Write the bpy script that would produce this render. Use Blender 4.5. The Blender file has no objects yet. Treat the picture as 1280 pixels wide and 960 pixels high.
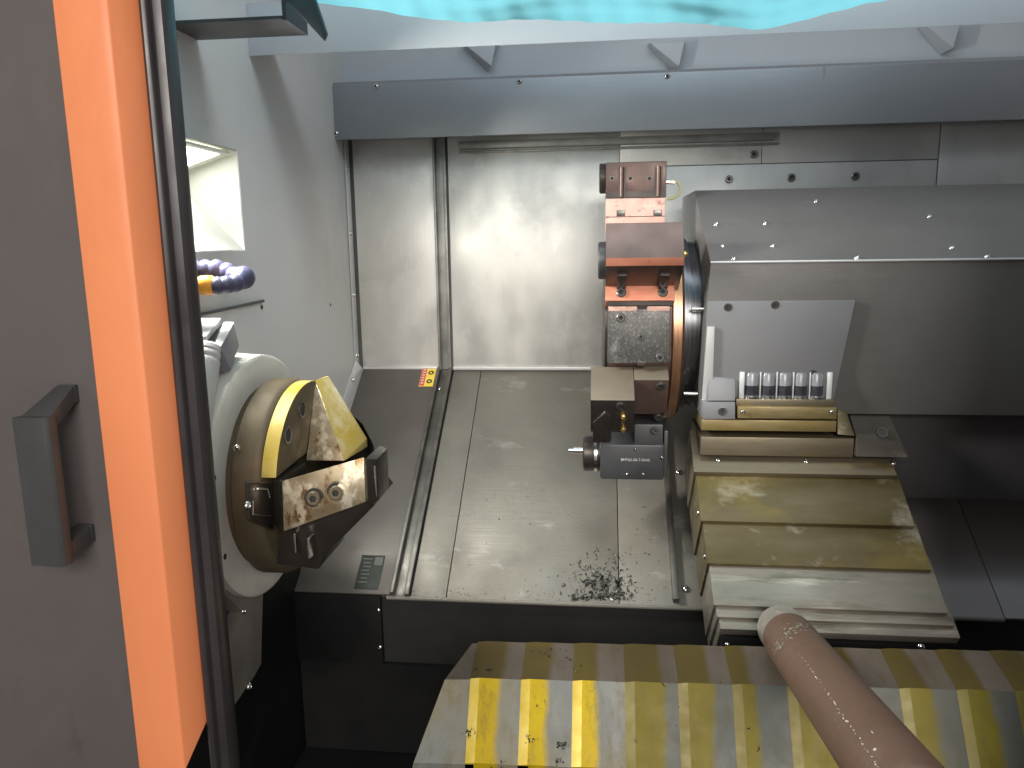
import bpy, bmesh, math, random
from mathutils import Vector, Matrix
random.seed(7)
scene = bpy.context.scene
COL = scene.collection
CAMZ = 1.5
# ------------------------------------------------------------------ camera
F = 960.0                      # focal length in pixels of a 1280 px wide picture
Xc = Vector((8760, 50, -960)).normalized()          # world X seen from the camera (right, down, forward)
Dc = Vector((90, 5270, 960)); Dc = (Dc - Xc * Dc.dot(Xc)).normalized()
Zc = -Dc
Yc = Zc.cross(Xc)
right = Vector((Xc.x, Yc.x, Zc.x)); down = Vector((Xc.y, Yc.y, Zc.y)); fwd = Vector((Xc.z, Yc.z, Zc.z))
CAM = Vector((0, 0, CAMZ))
cd = bpy.data.cameras.new('camera'); cam = bpy.data.objects.new('camera', cd); COL.objects.link(cam)
cd.sensor_width = 36; cd.lens = 36 * F / 1280; cd.clip_start = 0.02; cd.clip_end = 60
m3 = Matrix((right, -down, -fwd)).transposed()
cam.matrix_world = Matrix.Translation(CAM) @ m3.to_4x4()
scene.camera = cam
# ------------------------------------------------------------------ world, lamps, exposure
w = bpy.data.worlds.new('World'); scene.world = w; w.use_nodes = True
w.node_tree.nodes['Background'].inputs[0].default_value = (1.0, 0.96, 0.92, 1)
w.node_tree.nodes['Background'].inputs[1].default_value = 0.27
scene.view_settings.view_transform = 'Standard'; scene.view_settings.look = 'None'
scene.view_settings.exposure = 0.4; scene.view_settings.gamma = 1.0
def area(name, loc, target, sx, sy, watts, col):
    l = bpy.data.lights.new(name, 'AREA'); l.shape = 'RECTANGLE'; l.size = sx; l.size_y = sy; l.energy = watts; l.color = col
    o = bpy.data.objects.new(name, l); COL.objects.link(o); o.location = loc
    o.rotation_euler = (Vector(target) - Vector(loc)).to_track_quat('-Z', 'Y').to_euler()
    return o
area('workshop_ceiling_lamp', (0.70, -3.0, CAMZ + 1.30), (0.0, 1.2, CAMZ - 0.3), 2.4, 1.5, 132, (1.0, 0.94, 0.865))
area('roof_opening_lamp', (0.12, 0.86, CAMZ + 0.72), (0.12, 0.90, CAMZ + 0.2), 1.0, 0.24, 2.6, (0.80, 0.93, 1.0))
# ------------------------------------------------------------------ pixel rays to real planes
def ray(px, py):
    return (right * (px - 640) + down * (py - 480) + fwd * F)
def onX(px, py, X): d = ray(px, py); return CAM + d * (X / d.x)
def onY(px, py, Y): d = ray(px, py); return CAM + d * (Y / d.y)
def onZ(px, py, Z): d = ray(px, py); return CAM + d * ((Z - CAMZ) / d.z)
YB = 1.60                                   # back wall plane
ZB = onY(660, 462, YB).z                    # foot of the back wall
SL = math.radians(35)                       # slope of the bed
SD = Vector((0, -math.cos(SL), -math.sin(SL))); SN = Vector((0, -math.sin(SL), math.cos(SL)))
def SP(X, s, h=0.0): return Vector((X, YB, ZB)) + SD * s + SN * h
def onS(px, py, h=0.0):
    d = ray(px, py); p0 = Vector((0, YB, ZB)) + SN * h
    return CAM + d * ((p0 - CAM).dot(SN) / d.dot(SN))
def s_of(p): return (p - Vector((0, YB, ZB))).dot(SD)
# ------------------------------------------------------------------ materials
MATS = {}
def M(name, c1, c2=None, rough=0.5, metal=0.0, scale=6.0, detail=6, stretch=(1, 1, 1), lo=0.35, hi=0.65, bump=0.0, bscale=60.0,
      bstretch=None, rvar=0.1, spec=0.5, extra=None, aniso=0.0):
    m = bpy.data.materials.new(name); m.use_nodes = True; nt = m.node_tree; N = nt.nodes; L = nt.links
    b = N['Principled BSDF']
    b.inputs['Roughness'].default_value = rough; b.inputs['Metallic'].default_value = metal
    b.inputs['Specular IOR Level'].default_value = spec
    g = N.new('ShaderNodeNewGeometry')
    mp = N.new('ShaderNodeMapping'); mp.inputs['Scale'].default_value = stretch; L.new(g.outputs['Position'], mp.inputs['Vector'])
    n = N.new('ShaderNodeTexNoise'); n.inputs['Scale'].default_value = scale; n.inputs['Detail'].default_value = detail
    n.inputs['Roughness'].default_value = 0.62
    L.new(mp.outputs[0], n.inputs['Vector'])
    r = N.new('ShaderNodeValToRGB'); r.color_ramp.elements[0].position = lo; r.color_ramp.elements[1].position = hi
    r.color_ramp.elements[0].color = (*c1, 1); r.color_ramp.elements[1].color = (*(c2 or c1), 1)
    L.new(n.outputs['Fac'], r.inputs[0])
    colout = r.outputs[0]
    for (c3, sc3, lo3, hi3, st3) in (extra or []):
        mp3 = N.new('ShaderNodeMapping'); mp3.inputs['Scale'].default_value = st3; mp3.inputs['Location'].default_value = (3.1, 1.7, 5.3)
        L.new(g.outputs['Position'], mp3.inputs['Vector'])
        n3 = N.new('ShaderNodeTexNoise'); n3.inputs['Scale'].default_value = sc3; n3.inputs['Detail'].default_value = 8
        n3.inputs['Roughness'].default_value = 0.68
        L.new(mp3.outputs[0], n3.inputs['Vector'])
        rr = N.new('ShaderNodeMapRange'); rr.inputs[1].default_value = lo3; rr.inputs[2].default_value = hi3
        L.new(n3.outputs['Fac'], rr.inputs[0])
        mx = N.new('ShaderNodeMix'); mx.data_type = 'RGBA'; L.new(rr.outputs[0], mx.inputs['Factor'])
        L.new(colout, mx.inputs['A']); mx.inputs['B'].default_value = (*c3, 1); colout = mx.outputs['Result']
    L.new(colout, b.inputs['Base Color'])
    if rvar:
        mr = N.new('ShaderNodeMapRange'); mr.inputs[3].default_value = max(0.03, rough - rvar); mr.inputs[4].default_value = min(1, rough + rvar)
        n2 = N.new('ShaderNodeTexNoise'); n2.inputs['Scale'].default_value = scale * 2.3; n2.inputs['Detail'].default_value = 7
        L.new(mp.outputs[0], n2.inputs['Vector']); L.new(n2.outputs['Fac'], mr.inputs[0]); L.new(mr.outputs[0], b.inputs['Roughness'])
        mr.inputs[1].default_value = 0.3; mr.inputs[2].default_value = 0.7
    if bump:
        mpb = N.new('ShaderNodeMapping'); mpb.inputs['Scale'].default_value = bstretch or (1, 1, 1); L.new(g.outputs['Position'], mpb.inputs['Vector'])
        nb = N.new('ShaderNodeTexNoise'); nb.inputs['Scale'].default_value = bscale; nb.inputs['Detail'].default_value = 5
        L.new(mpb.outputs[0], nb.inputs['Vector'])
        bp = N.new('ShaderNodeBump'); bp.inputs['Strength'].default_value = bump; bp.inputs['Distance'].default_value = 0.002
        L.new(nb.outputs['Fac'], bp.inputs['Height']); L.new(bp.outputs[0], b.inputs['Normal'])
    MATS[name] = m
    return m
def emit(name, c, s):
    m = bpy.data.materials.new(name); m.use_nodes = True; b = m.node_tree.nodes['Principled BSDF']
    b.inputs['Base Color'].default_value = (*c, 1); b.inputs['Emission Color'].default_value = (*c, 1); b.inputs['Emission Strength'].default_value = s
    return m
paint_grey = M('grey_wall_paint', (0.64, 0.64, 0.635), (0.69, 0.685, 0.675), 0.42, 0, 3, rvar=0.08, bump=0.04, bscale=240, extra=[((0.52, 0.51, 0.49), 5, 0.52, 0.80, (1, 1, 0.5)), ((0.45, 0.43, 0.40), 70, 0.68, 0.76, (1, 1, 1))])
paint_upper = M('upper_grey_paint', (0.52, 0.545, 0.585), (0.57, 0.59, 0.62), 0.5, 0, 4, rvar=0.08, bump=0.03, bscale=200)
steel_panel = M('brushed_steel_panel', (0.66, 0.645, 0.615), (0.80, 0.785, 0.745), 0.44, 0.70, 7, 8, (1, 1, 0.6), 0.3, 0.7, 0.10, 9, (30, 30, 1.0), 0.10,
                extra=[((0.50, 0.495, 0.475), 5, 0.50, 0.74, (1, 1, 1)), ((0.90, 0.88, 0.83), 14, 0.58, 0.76, (1, 1, 0.7)), ((0.55, 0.54, 0.52), 40, 0.62, 0.76, (1, 1, 0.3))])
back_gap = M('shaded_back_steel', (0.12, 0.12, 0.118), (0.16, 0.16, 0.156), 0.5, 0.3, 6)
steel_dimmed = M('dimmed_steel_panel', (0.40, 0.40, 0.40), (0.50, 0.50, 0.495), 0.46, 0.65, 6, 8, (1, 1, 0.6), bump=0.08, bscale=9, bstretch=(30, 30, 1.0))  # darker copy of the panel steel, rightward light falloff put into the colour
steel_cover = M('blue_grey_steel_cover', (0.30, 0.32, 0.35), (0.36, 0.38, 0.41), 0.40, 0.6, 3, 6, (0.5, 1, 1), bump=0.05, bscale=8, bstretch=(1, 20, 30), rvar=0.08)
steel_bed = M('dull_bed_steel', (0.20, 0.186, 0.160), (0.26, 0.245, 0.213), 0.56, 0.6, 5, 8, (1, 1, 1), 0.3, 0.7, 0.14, 12, (1.2, 26, 26), 0.12,
              extra=[((0.19, 0.18, 0.165), 3, 0.52, 0.72, (1, 1, 1)), ((0.40, 0.39, 0.36), 13, 0.58, 0.74, (0.7, 1.6, 1.6)), ((0.14, 0.13, 0.115), 320, 0.56, 0.72, (1, 1, 1)), ((0.33, 0.32, 0.295), 300, 0.60, 0.76, (1, 1, 1))])
bed_left = M('chuck_shaded_bed_steel', (0.125, 0.112, 0.10), (0.165, 0.15, 0.135), 0.5, 0.5, 5, 8, bump=0.10, bscale=12, bstretch=(1.2, 26, 26), rvar=0.1)  # darker bed steel, the chuck's shade put into the colour
bed_right = M('lightened_bed_steel', (0.30, 0.27, 0.275), (0.34, 0.305, 0.31), 0.5, 0.0, 5, 8, rvar=0.1)  # right bed panels lightened in colour in place of light
bed_rail = M('dark_oily_rail', (0.11, 0.105, 0.095), (0.19, 0.18, 0.16), 0.42, 0.6, 20, 6, bump=0.06, bscale=60)
steel_rail = M('worn_rail_steel', (0.28, 0.28, 0.265), (0.40, 0.40, 0.375), 0.42, 0.7, 20, 6, (1, 1, 1), bump=0.06, bscale=60)
seam_dark = M('dark_seam', (0.03, 0.03, 0.03), None, 0.8, 0, rvar=0)
pit_black = M('shade_black_steel', (0.006, 0.006, 0.0065), (0.010, 0.0098, 0.010), 0.55, 0.0, 6, rvar=0.12, bump=0.08, bscale=50, spec=0.2)  # blackened to stand in for the shade low in the machine
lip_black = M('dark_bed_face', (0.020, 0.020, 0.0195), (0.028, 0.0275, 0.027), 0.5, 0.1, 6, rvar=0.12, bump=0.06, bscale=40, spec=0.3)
housing_mat = M('dark_grey_housing', (0.158, 0.151, 0.149), (0.186, 0.179, 0.175), 0.40, 0.35, 3, 7, bump=0.05, bscale=10, bstretch=(2, 20, 20), rvar=0.09,
                extra=[((0.135, 0.127, 0.124), 2.5, 0.5, 0.75, (1, 1, 1)), ((0.22, 0.21, 0.20), 24, 0.60, 0.78, (0.3, 1, 1)), ((0.10, 0.093, 0.09), 60, 0.64, 0.76, (0.5, 1, 1))])
infill_mat = M('dark_infill_paint', (0.055, 0.048, 0.05), (0.075, 0.066, 0.068), 0.55, 0, 4, rvar=0.1)
foot_mat = M('brown_grey_foot', (0.042, 0.035, 0.029), (0.06, 0.051, 0.042), 0.65, 0.0, 9, 7, bump=0.05, bscale=40, spec=0.25, extra=[((0.14, 0.115, 0.085), 20, 0.56, 0.72, (1, 1, 1))])
plate_mat = M('light_grey_plate', (0.185, 0.187, 0.20), (0.21, 0.213, 0.228), 0.55, 0.15, 5, bump=0.04, bscale=160, rvar=0.06)
white_metal = M('pale_alloy', (0.55, 0.56, 0.57), (0.62, 0.62, 0.62), 0.4, 0.3, 8)
brassy = M('oily_yellow_steel', (0.22, 0.155, 0.035), (0.25, 0.20, 0.10), 0.42, 0.45, 12, 8, (1, 3, 3), 0.35, 0.65, 0.08, 30, rvar=0.12,
           extra=[((0.15, 0.115, 0.065), 18, 0.52, 0.72, (0.4, 2, 2))])
brownish = M('oily_brown_steel', (0.14, 0.118, 0.083), (0.20, 0.165, 0.112), 0.42, 0.55, 8, 8, (0.6, 3, 3), bump=0.06, bscale=20, bstretch=(1, 12, 12),
             extra=[((0.27, 0.20, 0.085), 14, 0.54, 0.72, (0.5, 3, 3))])
wc_olive = M('oil_stained_cover_plate', (0.08, 0.060, 0.020), (0.135, 0.110, 0.062), 0.45, 0.45, 7, 8, (0.5, 1.6, 1.6), 0.36, 0.62, 0.07, 14, (1, 24, 24), 0.12,
             extra=[((0.42, 0.385, 0.31), 11, 0.55, 0.70, (0.6, 1, 1)), ((0.20, 0.15, 0.035), 5, 0.50, 0.7, (0.6, 1, 1))])
wc_grey = M('bare_cover_plate', (0.20, 0.184, 0.156), (0.285, 0.262, 0.222), 0.42, 0.5, 9, 8, (0.4, 1.6, 1.6), 0.36, 0.64, 0.07, 14, (1, 30, 30), 0.1,
            extra=[((0.11, 0.10, 0.07), 22, 0.52, 0.68, (0.25, 2, 2)), ((0.40, 0.375, 0.32), 30, 0.58, 0.72, (0.2, 2, 2))])
door_paint = M('brown_grey_door_paint', (0.088, 0.078, 0.078), (0.112, 0.099, 0.099), 0.14, 0, 2.2, rvar=0.07, bump=0.02, bscale=300, extra=[((0.125, 0.112, 0.11), 9, 0.56, 0.80, (1, 1, 0.4)), ((0.07, 0.062, 0.061), 26, 0.62, 0.80, (1, 1, 0.6))])
orange_paint = M('orange_paint', (0.72, 0.235, 0.098), (0.78, 0.262, 0.11), 0.5, 0, 3, rvar=0.08, bump=0.02, bscale=200,
                 extra=[((0.66, 0.20, 0.08), 8, 0.52, 0.80, (1, 1, 0.35)), ((0.46, 0.15, 0.07), 90, 0.68, 0.78, (1, 1, 0.5))])
rubber = M('black_rubber', (0.026, 0.022, 0.024), (0.038, 0.033, 0.035), 0.34, 0, 8, rvar=0.1)
handle_mat = M('dark_grey_handle', (0.040, 0.042, 0.043), (0.055, 0.057, 0.058), 0.34, 0, 9, bump=0.03, bscale=300)
lamp_white = M('recess_white_paint', (0.66, 0.67, 0.60), (0.70, 0.70, 0.64), 0.5, 0, 5)
cream = M('cream_cast_paint', (0.60, 0.585, 0.54), (0.70, 0.68, 0.63), 0.5, 0, 14, 8, lo=0.3, hi=0.7, bump=0.10, bscale=160, rvar=0.1,
          extra=[((0.36, 0.33, 0.27), 30, 0.64, 0.74, (1, 1, 1))])
cream_shaded = M('shaded_cream_paint', (0.15, 0.135, 0.122), (0.22, 0.20, 0.18), 0.55, 0, 12, 8, bump=0.08, bscale=120)  # cream darkened to carry the shade on the base plate
setter_mat = M('pale_grey_setter', (0.52, 0.52, 0.52), (0.58, 0.58, 0.57), 0.4, 0, 10)
setter_dark = M('slate_setter_side', (0.16, 0.165, 0.19), (0.19, 0.19, 0.22), 0.45, 0, 10)
blue_plastic = M('navy_plastic', (0.055, 0.055, 0.11), (0.07, 0.07, 0.13), 0.35, 0, 12)
orange_plastic = M('orange_plastic', (0.85, 0.36, 0.03), (0.9, 0.42, 0.05), 0.35, 0, 12)
chuck_brown = M('oily_chuck_steel', (0.085, 0.068, 0.042), (0.135, 0.108, 0.066), 0.58, 0.3, 12, 8, bump=0.08, bscale=50, rvar=0.12,
                extra=[((0.20, 0.10, 0.04), 8, 0.58, 0.72, (1, 1, 1))])
chuck_yellow = M('yellow_oiled_steel', (0.50, 0.36, 0.04), (0.56, 0.45, 0.17), 0.45, 0.15, 16, 8, bump=0.06, bscale=60, rvar=0.12,
                 extra=[((0.34, 0.22, 0.06), 22, 0.58, 0.70, (1, 1, 1)), ((0.75, 0.70, 0.52), 11, 0.58, 0.72, (1, 1, 1))])
chuck_jaw = M('stained_jaw_steel', (0.22, 0.17, 0.10), (0.36, 0.31, 0.22), 0.38, 0.65, 14, 8, bump=0.08, bscale=60, rvar=0.12,
              extra=[((0.55, 0.50, 0.39), 38, 0.52, 0.60, (1, 1, 0.6)), ((0.15, 0.085, 0.035), 52, 0.55, 0.62, (1, 1, 0.5))])
chuck_dark = M('black_chuck_steel', (0.030, 0.026, 0.024), (0.055, 0.046, 0.04), 0.4, 0.6, 12, rvar=0.12)
tool_brown = M('bronzed_holder_steel', (0.13, 0.085, 0.075), (0.17, 0.115, 0.10), 0.38, 0.55, 10, 6, bump=0.04, bscale=70)
tool_dark = M('blackened_holder_steel', (0.045, 0.038, 0.036), (0.065, 0.055, 0.05), 0.38, 0.5, 10)
tool_copper_refl = M('copper_reflection_steel', (0.52, 0.19, 0.12), (0.60, 0.26, 0.17), 0.42, 0.45, 22, 8, (1, 3, 3), bump=0.06, bscale=80,  # orange reflections painted in as a copper base colour
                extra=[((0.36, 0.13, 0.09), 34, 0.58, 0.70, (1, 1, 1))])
rim_mat = M('brushed_copper_refl_rim', (0.42, 0.23, 0.14), (0.50, 0.29, 0.18), 0.33, 0.85, 8, 6, (60, 1, 1), bump=0.05, bscale=3, bstretch=(160, 1, 1))  # rim steel with a copper reflection as its base colour
hub_mat = M('dark_turned_steel', (0.09, 0.09, 0.10), (0.14, 0.14, 0.15), 0.28, 0.9, 8, 6, (60, 1, 1), bump=0.05, bscale=3, bstretch=(160, 1, 1))
tool_pink_refl = M('pink_reflection_plate', (0.62, 0.38, 0.32), (0.70, 0.47, 0.40), 0.5, 0.25, 26, 8, bump=0.08, bscale=120,  # pink reflection painted in as base colour
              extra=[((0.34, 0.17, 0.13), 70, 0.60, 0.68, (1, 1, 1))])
tool_speck = M('speckled_plate_steel', (0.075, 0.072, 0.07), (0.115, 0.111, 0.108), 0.42, 0.5, 30, 8, bump=0.12, bscale=160,
               extra=[((0.22, 0.22, 0.215), 260, 0.52, 0.66, (1, 1, 1)), ((0.06, 0.06, 0.06), 180, 0.54, 0.68, (1, 1, 1)), ((0.34, 0.34, 0.33), 30, 0.58, 0.74, (1, 1, 0.5))])
tool_olive = M('olive_holder_steel', (0.20, 0.165, 0.125), (0.235, 0.195, 0.15), 0.45, 0.45, 12, bump=0.04, bscale=90)
gunmetal = M('blued_tool_steel', (0.055, 0.057, 0.062), (0.075, 0.077, 0.083), 0.42, 0.4, 12, bump=0.03, bscale=120)
chrome = M('bright_steel', (0.70, 0.70, 0.69), (0.76, 0.76, 0.75), 0.22, 1.0, 30, rvar=0.06)
screw_dark = M('dark_screw_steel', (0.12, 0.115, 0.11), (0.17, 0.165, 0.16), 0.32, 0.8, 60, rvar=0.08)
brass = M('brass', (0.75, 0.50, 0.16), (0.80, 0.56, 0.22), 0.28, 0.9, 30)
hose_mat = M('yellow_green_hose', (0.55, 0.55, 0.20), (0.62, 0.62, 0.30), 0.4, 0, 20)
bar_brown = M('primer_brown_bar', (0.165, 0.095, 0.068), (0.195, 0.115, 0.085), 0.48, 0.1, 9, 8, bump=0.10, bscale=140, rvar=0.1,
              extra=[((0.27, 0.20, 0.18), 10, 0.60, 0.76, (1, 1, 1)), ((0.14, 0.08, 0.065), 30, 0.60, 0.70, (1, 1, 1))])
bar_bare = M('bare_bar_end', (0.34, 0.31, 0.28), (0.50, 0.47, 0.43), 0.42, 0.5, 22, 8, bump=0.12, bscale=110,
             extra=[((0.70, 0.66, 0.58), 40, 0.58, 0.68, (1, 1, 1))])
scratch_mat = M('pale_scratch', (0.70, 0.60, 0.52), None, 0.6, 0, rvar=0)
lbl_yellow = M('label_yellow', (0.85, 0.62, 0.07), (0.88, 0.66, 0.12), 0.5, 0, 20)
lbl_red = M('label_red', (0.60, 0.07, 0.07), (0.66, 0.10, 0.10), 0.5, 0, 20)
lbl_black = M('label_black', (0.03, 0.02, 0.02), None, 0.5, 0, rvar=0)
lbl_pale = M('label_pale', (0.75, 0.62, 0.52), None, 0.5, 0, rvar=0)
plate_green = M('dark_green_plate', (0.035, 0.042, 0.036), (0.05, 0.056, 0.05), 0.45, 0.2, 16)
plate_print = M('grey_green_print', (0.13, 0.14, 0.125), None, 0.5, 0, rvar=0)
text_white = M('engraved_white', (0.55, 0.56, 0.57), None, 0.5, 0, rvar=0)
glass_tube = M('grey_sight_tube', (0.20, 0.205, 0.225), (0.25, 0.255, 0.27), 0.22, 0, 20)
tube_dark = M('black_sight_core', (0.025, 0.026, 0.034), (0.045, 0.045, 0.055), 0.2, 0, 60)
swarf_mat = M('metal_chips', (0.03, 0.028, 0.025), (0.40, 0.39, 0.36), 0.3, 0.8, 420, rvar=0.1, lo=0.5, hi=0.75)
bracket_mat = M('dark_bracket_paint', (0.065, 0.068, 0.075), (0.08, 0.083, 0.09), 0.5, 0, 6)
lens_glow = emit('lamp_lens_glow', (1.0, 1.0, 0.95), 6.5)
# plastic film
film_mat = bpy.data.materials.new('cyan_plastic_film'); film_mat.use_nodes = True
_nt = film_mat.node_tree; _b = _nt.nodes['Principled BSDF']; _b.inputs['Base Color'].default_value = (0.30, 0.80, 0.90, 1); _b.inputs['Roughness'].default_value = 0.35
_t = _nt.nodes.new('ShaderNodeBsdfTranslucent'); _t.inputs['Color'].default_value = (0.36, 0.90, 0.98, 1)
_m = _nt.nodes.new('ShaderNodeMixShader'); _m.inputs[0].default_value = 0.82
_nt.links.new(_b.outputs[0], _m.inputs[1]); _nt.links.new(_t.outputs[0], _m.inputs[2])
_nt.links.new(_m.outputs[0], _nt.nodes['Material Output'].inputs[0])
# slat materials: yellow oil film over grey steel, along each slat's own length
def slat_material(name, cy1, cy2, cg, edge, rough, metal):
    m = bpy.data.materials.new(name); m.use_nodes = True; nt = m.node_tree; N = nt.nodes; L = nt.links; b = N['Principled BSDF']
    tc = N.new('ShaderNodeTexCoord'); sp = N.new('ShaderNodeSeparateXYZ'); L.new(tc.outputs['Object'], sp.inputs[0])
    g = N.new('ShaderNodeNewGeometry')
    n = N.new('ShaderNodeTexNoise'); n.inputs['Scale'].default_value = 16; n.inputs['Detail'].default_value = 8; n.inputs['Roughness'].default_value = 0.65
    mp = N.new('ShaderNodeMapping'); mp.inputs['Scale'].default_value = (1, 0.45, 0.45); L.new(g.outputs['Position'], mp.inputs[0]); L.new(mp.outputs[0], n.inputs['Vector'])
    ad = N.new('ShaderNodeMath'); ad.operation = 'MULTIPLY_ADD'; ad.inputs[1].default_value = 0.030; L.new(n.outputs['Fac'], ad.inputs[0]); L.new(sp.outputs['X'], ad.inputs[2])
    oi = N.new('ShaderNodeObjectInfo'); ra_ = N.new('ShaderNodeMath'); ra_.operation = 'MULTIPLY_ADD'; ra_.inputs[1].default_value = 0.026; ra_.inputs[2].default_value = -0.012; L.new(oi.outputs['Random'], ra_.inputs[0])
    ad2 = N.new('ShaderNodeMath'); ad2.operation = 'ADD'; L.new(ad.outputs[0], ad2.inputs[0]); L.new(ra_.outputs[0], ad2.inputs[1]); ad = ad2
    mr = N.new('ShaderNodeMapRange'); mr.inputs[1].default_value = edge; mr.inputs[2].default_value = edge + 0.008; L.new(ad.outputs[0], mr.inputs[0])
    n2 = N.new('ShaderNodeTexNoise'); n2.inputs['Scale'].default_value = 28; n2.inputs['Detail'].default_value = 9; n2.inputs['Roughness'].default_value = 0.7
    L.new(g.outputs['Position'], n2.inputs['Vector'])
    r = N.new('ShaderNodeValToRGB'); r.color_ramp.elements[0].position = 0.36; r.color_ramp.elements[1].position = 0.62
    r.color_ramp.elements[0].color = (*cy1, 1); r.color_ramp.elements[1].color = (*cy2, 1); L.new(n2.outputs['Fac'], r.inputs[0])
    r2 = N.new('ShaderNodeValToRGB'); r2.color_ramp.elements[0].position = 0.3; r2.color_ramp.elements[1].position = 0.7
    r2.color_ramp.elements[0].color = (*[c * 0.82 for c in cg], 1); r2.color_ramp.elements[1].color = (*[c * 1.1 for c in cg], 1); L.new(n.outputs['Fac'], r2.inputs[0])
    mx = N.new('ShaderNodeMix'); mx.data_type = 'RGBA'; L.new(mr.outputs[0], mx.inputs['Factor']); L.new(r.outputs[0], mx.inputs['A']); L.new(r2.outputs[0], mx.inputs['B'])
    n3 = N.new('ShaderNodeTexNoise'); n3.inputs['Scale'].default_value = 75; n3.inputs['Detail'].default_value = 10; n3.inputs['Roughness'].default_value = 0.75
    L.new(mp.outputs[0], n3.inputs['Vector'])
    d3 = N.new('ShaderNodeMapRange'); d3.inputs[1].default_value = 0.50; d3.inputs[2].default_value = 0.70; d3.inputs[4].default_value = 0.65; L.new(n3.outputs['Fac'], d3.inputs[0])
    mx2 = N.new('ShaderNodeMix'); mx2.data_type = 'RGBA'; L.new(d3.outputs[0], mx2.inputs['Factor']); L.new(mx.outputs['Result'], mx2.inputs['A']); mx2.inputs['B'].default_value = (0.10, 0.075, 0.03, 1)
    n4 = N.new('ShaderNodeTexNoise'); n4.inputs['Scale'].default_value = 7; n4.inputs['Detail'].default_value = 6
    L.new(g.outputs['Position'], n4.inputs['Vector'])
    d4 = N.new('ShaderNodeMapRange'); d4.inputs[1].default_value = 0.45; d4.inputs[2].default_value = 0.75; d4.inputs[4].default_value = 0.5; L.new(n4.outputs['Fac'], d4.inputs[0])
    mx3 = N.new('ShaderNodeMix'); mx3.data_type = 'RGBA'; L.new(d4.outputs[0], mx3.inputs['Factor']); L.new(mx2.outputs['Result'], mx3.inputs['A']); mx3.inputs['B'].default_value = (*[c * 0.6 for c in cy1], 1)
    L.new(mx3.outputs['Result'], b.inputs['Base Color'])
    b.inputs['Metallic'].default_value = metal; b.inputs['Specular IOR Level'].default_value = 0.18
    rm = N.new('ShaderNodeMapRange'); rm.inputs[1].default_value = 0.3; rm.inputs[2].default_value = 0.7; rm.inputs[3].default_value = rough - 0.1; rm.inputs[4].default_value = rough + 0.12
    L.new(n2.outputs['Fac'], rm.inputs[0]); L.new(rm.outputs[0], b.inputs['Roughness'])
    bp = N.new('ShaderNodeBump'); bp.inputs['Strength'].default_value = 0.08; bp.inputs['Distance'].default_value = 0.002; L.new(n2.outputs['Fac'], bp.inputs['Height']); L.new(bp.outputs[0], b.inputs['Normal'])
    return m
slat_front = slat_material('yellow_stained_slat_front', (0.36, 0.245, 0.004), (0.46, 0.34, 0.006), (0.165, 0.17, 0.16), 0.012, 0.45, 0.15)
slat_olive = slat_material('olive_stained_slat_front', (0.125, 0.100, 0.010), (0.155, 0.127, 0.018), (0.105, 0.109, 0.102), 0.018, 0.45, 0.15)
slat_top = slat_material('stained_slat_top', (0.095, 0.068, 0.032), (0.105, 0.080, 0.018), (0.14, 0.115, 0.098), 0.014, 0.45, 0.35)
slat_bevel2 = M('olive_slat_edge', (0.15, 0.122, 0.018), (0.19, 0.155, 0.04), 0.5, 0.1, 30)
slat_bevel = M('yellow_slat_edge', (0.42, 0.30, 0.015), (0.50, 0.385, 0.08), 0.36, 0.35, 30)
# ------------------------------------------------------------------ mesh helpers
def cat(*parts):
    V, Fc = [], []
    for v, f in parts:
        o = len(V); V += list(v); Fc += [tuple(i + o for i in q) for q in f]
    return V, Fc
def box(x0, x1, y0, y1, z0, z1):
    v = [Vector((x, y, z)) for x in (x0, x1) for y in (y0, y1) for z in (z0, z1)]
    return v, [(0, 1, 3, 2), (4, 6, 7, 5), (0, 4, 5, 1), (2, 3, 7, 6), (0, 2, 6, 4), (1, 5, 7, 3)]
def prism(poly, ext):
    n = len(poly); poly = [Vector(p) for p in poly]; e = Vector(ext)
    v = poly + [p + e for p in poly]
    f = [tuple(range(n))[::-1], tuple(range(n, 2 * n))] + [(i, (i + 1) % n, n + (i + 1) % n, n + i) for i in range(n)]
    return v, f
def hexa(a, b):      # two matching polygons
    n = len(a); v = [Vector(p) for p in a] + [Vector(p) for p in b]
    return v, [tuple(range(n))[::-1], tuple(range(n, 2 * n))] + [(i, (i + 1) % n, n + (i + 1) % n, n + i) for i in range(n)]
def frame_for(ax):
    ax = Vector(ax).normalized(); u = ax.orthogonal().normalized(); return ax, u, ax.cross(u)
def lathe(o, ax, prof, seg=40, a0=0.0, a1=2 * math.pi, uv=None):
    ax = Vector(ax).normalized()
    if uv: u, w2 = uv
    else: _, u, w2 = frame_for(ax)
    full = abs(a1 - a0 - 2 * math.pi) < 1e-6
    k = seg if full else seg + 1
    V, Fc = [], []
    for (t, r) in prof:
        for i in range(k):
            a = a0 + (a1 - a0) * i / seg
            V.append(Vector(o) + ax * t + (u * math.cos(a) + w2 * math.sin(a)) * r)
    for j in range(len(prof) - 1):
        for i in range(seg if full else seg):
            i2 = (i + 1) % k
            Fc.append((j * k + i, j * k + i2, (j + 1) * k + i2, (j + 1) * k + i))
    Fc.append(tuple(range(k))[::-1]); b = (len(prof) - 1) * k; Fc.append(tuple(range(b, b + k)))
    return V, Fc
def cyl(p0, p1, r, seg=24, ch=0.0):
    p0, p1 = Vector(p0), Vector(p1); d = (p1 - p0).length
    pr = [(0, r - ch), (ch, r), (d - ch, r), (d, r - ch)] if ch else [(0, r), (d, r)]
    return lathe(p0, p1 - p0, pr, seg)
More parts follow.
